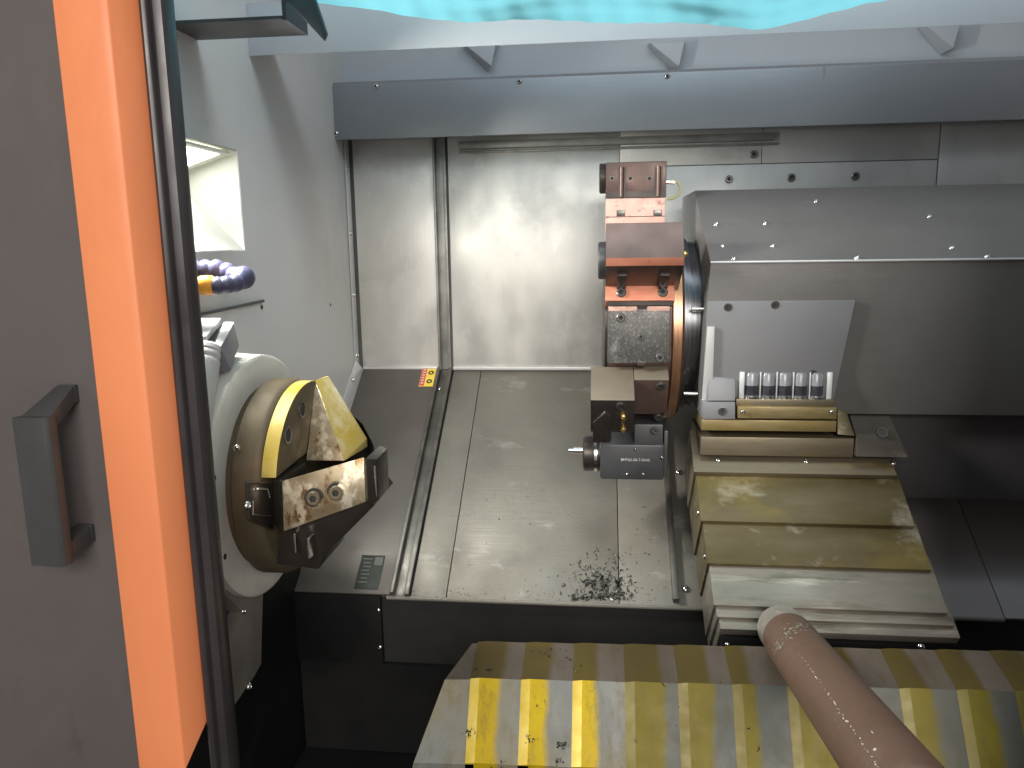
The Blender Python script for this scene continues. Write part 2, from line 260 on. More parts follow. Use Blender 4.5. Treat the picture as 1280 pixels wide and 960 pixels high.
def ball(c, r, seg=20, rings=10, sq=(1, 1, 1)):
    pr = [(-r * math.cos(math.pi * i / rings), max(1e-4, r * math.sin(math.pi * i / rings))) for i in range(rings + 1)]
    v, f = lathe((0, 0, 0), (1, 0, 0), pr, seg)
    return [Vector(c) + Vector((p.x * sq[0], p.y * sq[1], p.z * sq[2])) for p in v], f
def tube(path, r, seg=12):
    path = [Vector(p) for p in path]; V, Fc = [], []; n = len(path); up = None
    for i, p in enumerate(path):
        t = (path[min(i + 1, n - 1)] - path[max(i - 1, 0)]).normalized()
        u = t.orthogonal().normalized() if up is None else (up - t * up.dot(t)).normalized(); up = u
        w2 = t.cross(u)
        for k in range(seg):
            a = 2 * math.pi * k / seg; V.append(p + (u * math.cos(a) + w2 * math.sin(a)) * r)
    for i in range(n - 1):
        for k in range(seg):
            k2 = (k + 1) % seg; Fc.append((i * seg + k, i * seg + k2, (i + 1) * seg + k2, (i + 1) * seg + k))
    Fc.append(tuple(range(seg))[::-1]); Fc.append(tuple(range((n - 1) * seg, n * seg)))
    return V, Fc
def wloc(o):
    v = Vector((0, 0, 0))
    while o is not None: v = v + o.location; o = o.parent
    return v
def tag(o, label=None, category=None, group=None, kind=None):
    if label: o['label'] = label
    if category: o['category'] = category
    if group: o['group'] = group
    if kind: o['kind'] = kind
    return o
def obj(name, vf, mat, parent=None, bevel=0.0, smooth=30, seg=2, origin=None, mats=None, matfn=None):
    v, f = vf
    lo = Vector([min(p[i] for p in v) for i in range(3)]); hi = Vector([max(p[i] for p in v) for i in range(3)])
    o0 = Vector(origin) if origin is not None else (lo + hi) / 2
    bm = bmesh.new(); bv = [bm.verts.new(Vector(p) - o0) for p in v]
    for q in f:
        try: bm.faces.new([bv[i] for i in q])
        except ValueError: pass
    bmesh.ops.remove_doubles(bm, verts=bm.verts, dist=1e-6)
    bmesh.ops.recalc_face_normals(bm, faces=bm.faces)
    if bevel:
        ed = [e for e in bm.edges if len(e.link_faces) == 2 and e.calc_face_angle(0) > math.radians(28)]
        bmesh.ops.bevel(bm, geom=ed, offset=bevel, segments=seg, profile=0.6, affect='EDGES', clamp_overlap=True)
    me = bpy.data.meshes.new(name)
    if mats:
        for k in mats: me.materials.append(k)
        bm.normal_update()
        for fc in bm.faces: fc.material_index = matfn(fc.calc_center_median() + o0, fc.normal)
    else: me.materials.append(mat)
    bm.to_mesh(me); bm.free()
    for p in me.polygons: p.use_smooth = True
    me.set_sharp_from_angle(angle=math.radians(smooth))
    o = bpy.data.objects.new(name, me); COL.objects.link(o)
    o.parent = parent; o.location = o0 - (wloc(parent) if parent else Vector((0, 0, 0)))
    return o
def thing(name, loc, label, category, group=None):
    o = bpy.data.objects.new(name, None); COL.objects.link(o); o.empty_display_size = 0.02; o.location = loc
    return tag(o, label, category, group)
def struct(name, vf, mat, **k): return tag(obj(name, vf, mat, **k), kind='structure')
# shared screw meshes, unit radius, axis +Z
def unit_mesh(name, vf, mats, fn):
    o = obj(name, vf, None, mats=mats, matfn=fn, origin=(0, 0, 0)); me = o.data; bpy.data.objects.remove(o); return me
def hexring(r, z): return [Vector((r * math.cos(math.pi / 3 * i), r * math.sin(math.pi / 3 * i), z)) for i in range(6)]
def socket_head():
    out = lathe((0, 0, 0), (0, 0, 1), [(0, 1), (0.75, 1), (0.9, 0.86)], 24)
    v, f = out; f = f[:-1]
    b = len(v); ring = [48 + i for i in range(24)]
    hx = hexring(0.5, 0.9); hd = hexring(0.5, 0.35); v = v + hx + hd
    _, u, w2 = frame_for((0, 0, 1))
    # bridge the rim to the hexagon
    for i in range(24):
        a = v[ring[i]]; 
    bridge = []
    def near(p): return min(range(6), key=lambda k: (hx[k] - p).length)
    for i in range(24):
        j = (i + 1) % 24; a, c = near(v[ring[i]]), near(v[ring[j]])
        bridge.append((ring[i], ring[j], b + c) if a == c else (ring[i], ring[j], b + c, b + a))
    f = f + bridge + [(b + i, b + (i + 1) % 6, b + 6 + (i + 1) % 6, b + 6 + i) for i in range(6)] + [tuple(b + 6 + i for i in range(6))]
    return v, f
ME_SOCKET = unit_mesh('socket_screw_mesh', socket_head(), [screw_dark, seam_dark, screw_dark], lambda c, n: 1 if (c.x**2 + c.y**2 < 0.3 and c.z < 0.8) else (2 if c.x**2 + c.y**2 > 0.3 and c.z > 0.8 else 0))
ME_RUST = ME_SOCKET.copy(); ME_RUST.materials[0] = chuck_jaw; ME_RUST.materials[2] = chuck_brown
ME_BUTTON = unit_mesh('button_screw_mesh', lathe((0, 0, 0), (0, 0, 1), [(0, 1), (0.25, 0.95), (0.5, 0.75), (0.62, 0.45), (0.5, 0.38), (0.3, 0.33)], 18), [chrome, seam_dark], lambda c, n: 1 if c.x**2 + c.y**2 < 0.09 and c.z < 0.45 else 0)
ME_HOLE = unit_mesh('bolt_hole_mesh', lathe((0, 0, 0), (0, 0, 1), [(0, 1), (0.16, 1), (0.16, 0.8), (0.05, 0.75)], 20), [screw_dark, seam_dark], lambda c, n: 1 if c.x**2 + c.y**2 < 0.6 else 0)
def screw(parent, p, n, r, me=None, name='screw', flat=1.0):
    o = bpy.data.objects.new(name, me or ME_BUTTON); COL.objects.link(o); o.parent = parent
    o.location = Vector(p) - wloc(parent); o.rotation_euler = Vector(n).to_track_quat('Z', 'Y').to_euler(); o.scale = (r, r, r * (flat * (0.6 if me is ME_SOCKET else 1.0)))
    return o
NY = Vector((0, -1, 0)); NX = Vector((1, 0, 0)); NZ = Vector((0, 0, 1))
# ================================================================== SETTING
XL = onY(440, 320, YB).x                     # left wall plane
ZTOP = CAMZ + 0.62; ZPIT = CAMZ - 0.86
lipS = s_of(onS(690, 752)); LIP = SP(0, lipS); YLIP = LIP.y; ZLIP = LIP.z
XR = 1.25
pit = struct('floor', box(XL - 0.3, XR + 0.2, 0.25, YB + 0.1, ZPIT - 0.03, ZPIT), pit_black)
struct('ground', box(-4, 4, -6, 0.2, -0.02, 0.0), M('workshop_concrete', (0.14, 0.135, 0.13), (0.19, 0.185, 0.175), 0.7, 0, 2))
# left wall with the lamp opening
a = onX(297, 188, XL); b_ = onX(306, 313, XL)
HY1 = (a.y + b_.y) / 2; HY0 = HY1 - 0.34; HZ1 = a.z; HZ0 = b_.z
t = 0.02
lw = cat(box(XL - t, XL, HY1, YB + 0.05, ZPIT, ZTOP), box(XL - t, XL, 0.68, HY0, ZPIT, ZTOP), box(XL - t, XL, HY0, HY1, HZ1, ZTOP), box(XL - t, XL, HY0, HY1, ZPIT, HZ0))
left_wall = struct('wall_left', lw, paint_grey)
strip_top = onX(429, 172, XL).z
obj('corner_strip', prism([(XL + 0.001, YB - 0.004, ZB + 0.0), (XL + 0.006, YB - 0.004, ZB + 0.0), (XL + 0.006, YB - 0.007, ZB), (XL + 0.004, YB - 0.022, ZB), (XL + 0.001, YB - 0.022, ZB)], (0, 0, strip_top - ZB)), white_metal, left_wall, bevel=0.001)
for py in (212, 292, 368, 443):
    p = onX(437 + (py - 212) * 0.055, py, XL + 0.006); screw(left_wall, (XL + 0.004, YB - 0.014, p.z), NX, 0.005)
p0 = onX(243, 394, XL); p1 = onX(327, 376, XL)
obj('thin_strip', tube([p0 + Vector((0.003, 0, 0)), p1 + Vector((0.003, 0, 0))], 0.0022, 8), bracket_mat, left_wall)  # thin dark strip across the wall
screw(left_wall, onX(327, 384, XL), NX, 0.004, ME_HOLE, 'bolt_hole'); screw(left_wall, onX(413, 381, XL), NX, 0.003, ME_HOLE, 'bolt_hole')
obj('corner_strip', prism([SP(XL + 0.001, 0.004, 0.002), SP(XL + 0.014, 0.004, 0.002), SP(XL + 0.014, 0.004, 0.005), SP(XL + 0.004, 0.004, 0.03), SP(XL + 0.001, 0.004, 0.03)], SD * 0.22), white_metal, left_wall, bevel=0.001)
screw(left_wall, SP(XL + 0.008, 0.055, 0.022), NX, 0.005)
# back wall
back = struct('wall_back', box(XL - 0.02, XR, YB + 0.006, YB + 0.03, ZPIT, ZTOP), back_gap)
TCY = YB - 0.07                               # front of the top cover
zt_top = onY(850, 90, TCY).z; zt_bot = onY(850, 162, TCY).z
pz1 = zt_bot + 0.03
def bpanel(x0, x1, z0, z1, y=YB, th=0.0055, mat=steel_panel): return obj('panel', box(x0, x1, y, y + th, z0, z1), mat, back, bevel=0.0012)
xA = onY(545, 320, YB).x; xB = onY(563, 320, YB).x; xC = onY(775, 190, YB).x; xD = onY(952, 190, YB).x; xE = onY(1173, 190, YB).x
zs = onY(900, 206, YB).z
bpanel(XL + 0.012, xA, ZB - 0.002, pz1)
bpanel(xB, xC - 0.0005, ZB - 0.003, pz1)
bpanel(xC + 0.0005, xD, zs + 0.0006, pz1); bpanel(xC + 0.0005, xE, ZB - 0.003, zs - 0.0006, mat=steel_dimmed); bpanel(xD + 0.001, xE, zs + 0.0006, pz1, mat=steel_dimmed); bpanel(xE + 0.002, XR, ZB - 0.003, pz1, mat=steel_dimmed)
# vertical channel between the two panels
obj('channel', cat(box(xA + 0.001, xA + 0.005, YB - 0.012, YB + 0.004, ZB, pz1), box(xA + 0.005, xB - 0.010, YB + 0.001, YB + 0.004, ZB, pz1), box(xB - 0.010, xB - 0.004, YB - 0.006, YB + 0.004, ZB, pz1)), steel_rail, back, bevel=0.0008)
# long ledge below the cover
ra = onY(573, 181, YB - 0.006); rb = onY(966, 171, YB - 0.006)
obj('ledge_rail', box(ra.x, rb.x, YB - 0.012, YB - 0.001, ra.z - 0.009, ra.z + 0.006), steel_rail, back, bevel=0.002)
obj('ledge_rail', box(ra.x, rb.x + 0.01, YB - 0.005, YB - 0.001, ra.z - 0.017, ra.z - 0.012), steel_rail, back, bevel=0.001)
for (px, py) in ((911, 224), (942, 193), (989, 222), (1069, 220), (1138, 238)):
    screw(back, onY(px, py, YB), NY, 0.0075, ME_SOCKET)
obj('base_strip', box(xB, 0.35, YB - 0.006, YB - 0.001, ZB, ZB + 0.006), white_metal, back, bevel=0.001)
obj('base_strip', box(XL + 0.014, xA, YB - 0.006, YB - 0.001, ZB, ZB + 0.006), white_metal, back, bevel=0.001)
# upper sheet and roof frame
uy = YB - 0.005
struct('upper_wall', box(XL, XR, uy, uy + 0.01, zt_top - 0.05, ZTOP), paint_upper)
# front of the machine: header over the door opening and the fixed cover on the right (both unseen, set to shade the upper wall and right side)
struct('unseen_shade_header', box(-1.2, 1.6, 0.67, 0.715, CAMZ + 0.262, CAMZ + 1.1), paint_upper)
struct('unseen_shade_right_cover', box(0.43, 1.6, 0.60, 0.66, ZPIT, CAMZ + 0.31), door_paint)
# sloped bed
bx0 = XL; bed = struct('bed', prism([SP(bx0, -0.01, -0.006), SP(bx0, lipS - 0.002, -0.006), (bx0, YLIP + 0.01, ZPIT), (bx0, YB + 0.02, ZPIT)], (XR - bx0, 0, 0)), lip_black)
sx = [onS(490, 742).x, onS(553, 745).x, onS(772, 640).x, onS(878, 750).x]
ch0 = onS(548, 470).x
xs1 = onS(566, 470).x
def spanel(x0, x1, s0=0.002, s1=None, h=0.0, mat=steel_bed, name='panel', th=0.006): return obj(name, prism([SP(x0, s0, h - th), SP(x0, s1 or lipS, h - th), SP(x0, s1 or lipS, h), SP(x0, s0, h)], (x1 - x0, 0, 0)), mat, bed, bevel=0.0012)
xs2 = (onS(605, 465).x + sx[1]) / 2
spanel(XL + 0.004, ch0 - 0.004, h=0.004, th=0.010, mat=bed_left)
spanel(xs1, xs2 - 0.0006); spanel(xs2 + 0.0006, sx[2] - 0.0006); spanel(sx[2] + 0.0006, 0.45); spanel(0.4515, 0.62, mat=bed_right); spanel(0.6215, XR, mat=bed_right)
# guide channel down the slope
obj('channel', cat(prism([SP(ch0 - 0.003, 0.002, 0), SP(ch0 + 0.003, 0.002, 0), SP(ch0 + 0.003, 0.002, 0.012), SP(ch0 - 0.003, 0.002, 0.012)], SD * (lipS - 0.002)),
                   prism([SP(ch0 + 0.003, 0.002, -0.005), SP(xs1 - 0.011, 0.002, -0.005), SP(xs1 - 0.011, 0.002, -0.001), SP(ch0 + 0.003, 0.002, -0.001)], SD * (lipS - 0.002)),
                   prism([SP(xs1 - 0.011, 0.002, 0), SP(xs1 - 0.003, 0.002, 0), SP(xs1 - 0.003, 0.002, 0.007), SP(xs1 - 0.011, 0.002, 0.007)], SD * (lipS - 0.002))), bed_rail, bed, bevel=0.0008)
for (px, py) in ((549, 486), (534, 533)): screw(bed, onS(px, py, 0.0), SN, 0.004)
# rolled front edge
obj('front_edge', tube([SP(ch0 - 0.01, lipS + 0.001, -0.004), SP(0.62, lipS + 0.001, -0.004)], 0.004, 10), steel_bed, bed)
# rail beside the cover
rX = 0.1455
obj('side_rail', prism([SP(rX - 0.022, 0.12, 0), SP(rX - 0.012, 0.12, 0), SP(rX - 0.012, 0.12, 0.014), SP(rX - 0.022, 0.12, 0.014)], SD * (lipS - 0.125)), bed_rail, bed, bevel=0.002)
for px, py in ((848, 590), (857, 736)): screw(bed, onS(px, py, 0.002), SN, 0.006)
# ================================================================== THINGS
# ---- top cover
tcx0 = onY(416, 140, TCY).x
tc = thing('top_cover', (0.2, TCY, zt_bot), 'long blue-grey sheet steel cover running along the top of the back wall', 'cover')
obj('cover_sheet', prism([(tcx0, TCY, zt_bot), (tcx0, TCY, zt_top), (tcx0, TCY + 0.006, zt_top + 0.006), (tcx0, YB - 0.004, zt_top + 0.006), (tcx0, YB - 0.004, zt_bot + 0.008), (tcx0, TCY + 0.010, zt_bot + 0.008), (tcx0, TCY + 0.010, zt_bot)], (XR - tcx0, 0, 0)), steel_cover, tc, bevel=0.0015)
for (px, py) in ((470, 106), (649, 100), (834, 93), (420, 165)): screw(tc, onY(px, py + 2, TCY), NY, 0.0055)
obj('lap_joint', box(onY(1029, 90, TCY).x, onY(1031, 90, TCY).x, TCY - 0.0008, TCY + 0.002, zt_top - 0.02, zt_top - 0.001), steel_rail, tc)
# ---- roof frame bar with gussets
by = 1.16
za = onY(500, 62, by).z; zb2 = onY(500, 50, by).z
fb = thing('roof_frame', (0, by, za), 'pale grey folded frame bar under the roof with triangular gussets', 'frame')
obj('bar', prism([(XL, by, za), (XL, by, zb2 + 0.06), (XL, by + 0.004, zb2 + 0.06), (XL, by + 0.004, za + 0.012), (XL, by + 0.09, za + 0.030), (XL, by + 0.09, za + 0.026)], (XR - XL, 0, 0)), paint_upper, fb, bevel=0.001)
for px in (598, 832, 1172):
    q = onY(px, 66, by + 0.05); x = q.x
    zg = onY(px, 62 if px < 1000 else 38, YB - .03).z; x = onY(px, 62, YB - .03).x
    obj('gusset', hexa([(x - .03, YB - .034, zg + .012), (x + .035, YB - .034, zg + .012), (x + .026, YB - .034, zg - .032)], [(x - .034, YB - .006, zg + .016), (x + .040, YB - .006, zg + .016), (x + .014, YB - .006, zg - .038)]), paint_upper, fb, bevel=0.002)
# ---- dark bracket under the roof
dy = 0.93
q0 = onY(240, 6, dy); q1 = onY(385, 6, dy)
bk = thing('roof_bracket', (q0.x, dy, q0.z), 'dark grey angled bracket plate above the lamp at the roof', 'bracket')
zbk = onY(300, 26, dy).z
obj('plate', box(XL + 0.001, onY(352, 20, dy).x, dy, dy + 0.075, zbk, zbk + 0.004), bracket_mat, bk, bevel=0.001)
e0 = onY(362, -8, dy); e1 = onY(404, 50, dy)
obj('arm', hexa([e0, e0 + Vector((0.028, 0, 0)), e1 + Vector((0.004, 0, 0.008)), e1, e0 + Vector((-0.008, 0, -0.003))], [p + Vector((0, 0.008, 0)) for p in (e0, e0 + Vector((0.028, 0, 0)), e1 + Vector((0.004, 0, 0.008)), e1, e0 + Vector((-0.008, 0, -0.003)))]), bracket_mat, bk, bevel=0.001)
obj('arm', box(onY(352, 20, dy).x, onY(356, 0, dy).x, dy + 0.002, dy + 0.070, zbk - 0.001, zbk + 0.05), bracket_mat, bk)
# ---- plastic film
fy = 0.98
hem = [(330, -14), (395, 1), (450, 9), (520, 21), (600, 26), (700, 28), (800, 30), (900, 33), (955, 34), (1000, 25), (1040, 15), (1095, 1), (1160, -14)]
nu, nv = 160, 70
V, Fc = [], []
def hem_at(tt):
    x = 330 + (1160 - 330) * tt
    for (xa_, ya_), (xb_, yb_) in zip(hem, hem[1:]):
        if xa_ <= x <= xb_:
            k = (x - xa_) / (xb_ - xa_); k = k * k * (3 - 2 * k) * 0.4 + k * 0.6
            return x, ya_ + (yb_ - ya_) * k
    return x, hem[-1][1]
for j in range(nv + 1):
    for i in range(nu + 1):
        tt = i / nu; x, y = hem_at(tt); p = onY(x, y, fy)
        vv = j / nv
        up = 0.20 * vv
        p = p + Vector((0, -0.245 * vv, up))
        fold = 0.010 * math.sin(tt * 17 + vv * 7) * vv + 0.004 * math.sin(tt * 41 - vv * 12 + 1.3) * vv + 0.0015 * math.sin(tt * 130 + vv * 14)
        fold2 = 0.010 * math.sin(vv * 16 + 3 * math.sin(tt * 9)) * math.exp(-vv * 3)
        wr = 0.0008 * math.sin(vv * 46 + 4 * math.sin(tt * 5) + tt * 6) + 0.0006 * math.sin(vv * 95 - tt * 9 + 3 * math.sin(tt * 8 + 1)) + 0.0008 * math.sin(vv * 21 + tt * 14)
        fold += wr; p.z += wr * 0.8 * min(1, vv * 6)
        V.append(p + Vector((0, fold + fold2, 0.003 * math.sin(tt * 12 + vv * 15) * vv)))
for j in range(nv):
    for i in range(nu): a0 = j * (nu + 1) + i; Fc.append((a0, a0 + 1, a0 + nu + 2, a0 + nu + 1))
film = tag(obj('plastic_film', (V, Fc), film_mat, smooth=80), 'crumpled translucent cyan plastic film sagging down from the roof opening', 'plastic film')
# ---- work light in the wall recess
wl = thing('work_light', (XL, HY1 - 0.15, HZ0), 'lit white work lamp sunk in a square recess of the left wall', 'lamp')
D1 = 0.12
zi1 = onX(232, 213, XL - 0.09).z; zi0 = onX(230, 237, XL - 0.09).z
A = [(XL - 0.001, HY0 + 0.001, HZ0 + 0.001), (XL - 0.001, HY1 - 0.001, HZ0 + 0.001), (XL - 0.001, HY1 - 0.001, HZ1 - 0.001), (XL - 0.001, HY0 + 0.001, HZ1 - 0.001)]
bi0 = onY(229, 235, HY1 - 0.012); bi1 = onY(231, 214, HY1 - 0.012); D1 = XL - bi0.x
B = [(XL - D1, HY0 + 0.03, bi0.z), (XL - D1, HY1 - 0.012, bi0.z), (XL - D1, HY1 - 0.012, bi1.z), (XL - D1, HY0 + 0.03, bi1.z)]
V = [Vector(p) for p in A + B]
obj('recess', (V, [(0, 1, 5, 4), (1, 2, 6, 5), (2, 3, 7, 6), (3, 0, 4, 7), (4, 5, 6, 7)]), lamp_white, wl)
top = [Vector(A[3]), Vector(A[2]), Vector(B[2]), Vector(B[3])]
def tl(u, v2):      # u along Y, v2 into the recess
    pa = top[0].lerp(top[1], u); pb = top[3].lerp(top[2], u); return pa.lerp(pb, v2)
tn = (top[1] - top[0]).cross(top[3] - top[0]).normalized()
if tn.z > 0: tn = -tn
lens = [tl(0.08, 0.12), tl(0.90, 0.12), tl(0.90, 0.80), tl(0.08, 0.80)]
fr_o = [tl(0.04, 0.05), tl(0.95, 0.05), tl(0.95, 0.88), tl(0.04, 0.88)]
obj('lens', prism([p + tn * 0.0015 for p in lens], tn * 0.002), lens_glow, wl)
obj('lens_frame', ([p + tn * 0.001 for p in fr_o] + [p + tn * 0.005 for p in fr_o] + [p + tn * 0.005 for p in lens] + [p + tn * 0.001 for p in lens],
    [(i, (i + 1) % 4, 4 + (i + 1) % 4, 4 + i) for i in range(4)] + [(4 + i, 4 + (i + 1) % 4, 8 + (i + 1) % 4, 8 + i) for i in range(4)] + [(8 + i, 8 + (i + 1) % 4, 12 + (i + 1) % 4, 12 + i) for i in range(4)]), lamp_white, wl)
lc = (lens[0] + lens[2]) / 2 + tn * 0.006 + Vector((0.02, 0, 0))
la = area('work_light_lamp', lc, lc + Vector((1.0, 0.15, -0.62)), 0.05, 0.26, 4.5, (1.0, 0.985, 0.90)); la.data.spread = math.radians(130)
la.parent = wl; la.location = lc - wl.location
# ---- coolant hose of ball segments
ch = thing('coolant_hose', onX(245, 340, XL + 0.02), 'navy blue segmented ball-joint coolant hose with an orange tip under the lamp', 'hose')
hy = 0.93
pts = [(230, 336, hy + .02), (243, 335, hy + .02), (257, 335, hy + .02), (271, 335, hy + .02), (284, 339, hy + .02), (293, 344, hy + .015), (304, 347, hy), (294, 354, hy - .02), (283, 356, hy - .03), (272, 357, hy - .035)]
for i, (x, y, yy) in enumerate(pts):
    c = onY(x, y, yy); r = 0.0112 if i != 6 else 0.0148
    nx = onY(*pts[min(i + 1, len(pts) - 1)][:2], pts[min(i + 1, len(pts) - 1)][2]); d = (nx - c); d = d.normalized() if d.length > 1e-5 else Vector((-1, 0, 0))
    prof = [(-r, r * .35), (-r * .8, r * .62), (-r * .4, r * .92), (0, r), (r * .45, r * .9), (r * .8, r * .66), (r * 1.05, r * .62), (r * 1.2, r * .4)]
    obj('segment', lathe(c, d, prof, 20), blue_plastic, ch, smooth=50)
c0 = onY(266, 357, hy - .036); c1 = onY(238, 356, hy - .040)
dd = (c1 - c0).normalized()
obj('tip', lathe(c0, dd, [(-.004, .008), (0, .0115), (.006, .0125), (.014, .0115), (.018, .009), (.020, .0105), (.032, .0095), (.034, .006)], 20), orange_plastic, ch, smooth=40)
obj('mount', cyl(Vector((XL, onY(232, 340, hy + .02).y, onY(232, 340, hy + .02).z)), onY(234, 340, hy + .02), 0.010, 16), blue_plastic, ch)
# ---- tool setter
ty = 0.86
def ob(px, py, dyy=0.0): return onY(px, py, ty + dyy)
ts = thing('tool_setter', ob(262, 460), 'pale grey box and ribbed elbow of a probe beside the cream spindle nose', 'probe')
u1 = ob(236, 420); u2 = ob(262, 420); 
obj('cap', hexa([ob(232, 420), ob(258, 420), ob(258, 428), ob(232, 428)], [ob(246, 397, .06), ob(277, 397, .06), ob(277, 405, .06), ob(246, 405, .06)]), setter_mat, ts, bevel=0.0015)
obj('box', hexa([ob(268, 431), ob(276, 434), ob(288, 462), ob(270, 468), ob(250, 440)], [ob(279, 404, .06), ob(292, 404, .06), ob(299, 432, .06), ob(285, 455, .06), ob(262, 420, .06)]), setter_dark, ts, bevel=0.001)
obj('box_lid', hexa([ob(268, 430), ob(276, 433), ob(276, 436), ob(268, 433)], [ob(280, 402.5, .06), ob(292.5, 402.5, .06), ob(292.5, 406, .06), ob(280, 406, .06)]), setter_mat, ts)
ea = ob(262, 430, .0); eb = ob(246, 505, -.04)
obj('elbow', lathe(ea, eb - ea, [(0, .010), (.003, .0135), (.008, .0145), (.010, .0135), (.013, .0155), (.017, .0155), (.019, .0145), (.022, .0165), (.026, .0165), (.10, .021)], 28), setter_mat, ts, smooth=35)
# ---- spindle nose (headstock)
XRF = XL + 0.085
cc = onX(335, 592, XRF); YC, ZC = cc.y, cc.z
Rr = (onX(335, 592, XRF) - onX(335, 442, XRF)).length
Rr = abs(onX(338, 441, XRF).z - ZC)
sh = thing('spindle_housing', (XL, YC, ZC - Rr), 'cream painted round headstock nose ring behind the chuck', 'housing')
obj('nose_ring', lathe((XL, YC, ZC), (1, 0, 0), [(0.0, Rr + .006), (XRF - XL - .003, Rr + .001), (XRF - XL, Rr - .003), (XRF - XL, Rr - .02)], 72), cream, sh, smooth=40)
def bx(px, py): return onX(px, py, XRF - 0.012)
obj('base_plate', prism([bx(312, 712), bx(330, 716), bx(327, 830), bx(318, 846), bx(292, 884), bx(287, 800), bx(304, 766), bx(284, 745), bx(280, 690)], (-0.02, 0, 0)), cream_shaded, sh, bevel=0.002)
screw(sh, bx(304, 764), NX, 0.004); screw(sh, bx(311, 858), NX, 0.005)
for ang in (165, 205):
    a_ = math.radians(ang); screw(sh, (XRF, YC + math.cos(a_) * (Rr - .012), ZC + math.sin(a_) * (Rr - .012)), NX, 0.0035, ME_HOLE, 'bolt_hole')
# ---- chuck
R1 = abs(onX(336, 474, XRF + .01).z - ZC)
X1 = XRF + 0.046; X2 = X1 + 0.018
ck = thing('chuck', (XRF, YC, ZC - R1), 'oil-stained round lathe chuck with yellow wedge jaw and bolted block', 'chuck')
body = obj('body', lathe((XRF - .002, YC, ZC), (1, 0, 0), [(0, R1 * .93), (.011, R1 * .93), (.012, R1 - .002), (.014, R1), (.040, R1), (.046, R1 - .003), (.048, R1 - .006)], 80), chuck_brown, ck, smooth=40)
def cp(ang, r, X): a_ = math.radians(ang); return Vector((X, YC + math.cos(a_) * r, ZC + math.sin(a_) * r))
# face plate: sector of the disc (Y axis is away from the viewer: 180 deg = towards the viewer)
R2 = R1 - .003
P1 = onX(395, 475, X2); P2 = onX(383, 566, X2); P3 = onX(340, 598, X2)
def ang_of(p): return math.degrees(math.atan2(p.z - ZC, p.y - YC))
a_start = ang_of(P1); a_end = ang_of(P3)
if a_end < 0: a_end += 360
arc = [cp(a_start + (a_end - a_start) * i / 30, R2, X1) for i in range(31)]
poly = arc + [Vector((X1, P2.y, P2.z))]
obj('face_plate', prism(poly, (X2 - X1, 0, 0)), None, ck, bevel=0.001, mats=[chuck_yellow, chuck_brown], matfn=lambda c, n: 1 if abs(n.x) > 0.7 else 0)
for px, py in ((377, 512), (359, 544)):
    h = onX(px, py, X2); screw(ck, (X2, h.y, h.z), NX, 0.0105, ME_HOLE, 'bolt_hole')
# rear drum that carries the wedge
obj('rear_jaw', lathe((X1 - .001, YC, ZC), (1, 0, 0), [(0, R2 - .004), (.018, R2 - .004), (.070, R2 * .62), (.088, R2 * .40), (.092, R2 * .33)], 40, math.radians(-40), math.radians(a_start - 30), uv=(Vector((0, 1, 0)), NZ)), chuck_dark, ck, smooth=40)
# wedge jaw
T1 = Vector((X2, P1.y, P1.z)); T2 = Vector((X2, P2.y, P2.z - .01))
yT = (P1.y + P2.y) / 2
T3 = onY(430, 566, P2.y); T3.z = T2.z
th = Vector((0, 0.075, 0))
g1 = T1 + Vector((-0.001, 0, 0)); g2 = T2 + Vector((-0.001, 0, 0)); g3 = T3
b1 = onY(411, 470, P1.y + .04); b3 = onY(459, 548, P2.y + .07); b3b = Vector((b3.x, b3.y, T2.z))
b2 = Vector((g2.x, b3.y, T2.z))
obj('wedge_jaw', ([g1, g2, g3, b1, b2, b3, b3b, Vector((g1.x, b1.y, b1.z))], [(0, 1, 2), (0, 2, 5, 3), (2, 6, 5), (1, 4, 6, 2), (4, 7, 3, 5, 6), (0, 3, 7), (0, 7, 4, 1)]), None, ck, bevel=0.0012, mats=[chuck_yellow, chuck_jaw], matfn=lambda c, n: 1 if n.y < -0.8 else 0)
# front block with two counterbored bolts
fyb = P3.y + 0.012
def fbk(px, py, dyy=0.0): return onY(px, py, fyb + dyy)
q = [fbk(352, 601, -.004), fbk(455, 571, .012), fbk(457, 628, .004), fbk(354, 665, -.012)]
qb = [Vector((p.x, fyb + .085, p.z - (.034 if k_ < 2 else -.0))) for k_, p in enumerate(q)]
fbo = obj('front_block', hexa(q, qb), chuck_jaw, ck, bevel=0.002)
fl = [fbk(340, 598, .004), fbk(352, 601, -.003), fbk(354, 665, -.011), fbk(343, 655, 0)]
obj('side_shoe', hexa(fl, [Vector((p.x, fyb + .07, p.z)) for p in fl]), chuck_dark, ck, bevel=0.001)
nf = (q[1] - q[0]).cross(q[3] - q[0]).normalized()
if nf.y > 0: nf = -nf
def on_plane(px, py, p0, n):
    d = ray(px, py); return CAM + d * ((p0 - CAM).dot(n) / d.dot(n))
for px, py in ((393, 622), (421, 615)):
    c = on_plane(px, py, q[0], nf); r = 0.0132
    obj('counterbore', lathe(c - nf * .0005, nf, [(0, r), (.0014, r), (.0014, r * .86), (.0006, r * .84)], 28), None, fbo, mats=[chuck_jaw, seam_dark], matfn=lambda cc_, n_, c=c, r=r: 1 if (cc_ - c).length < r * .6 else 0)
    screw(fbo, c + nf * .0002, nf, 0.0082, ME_RUST)
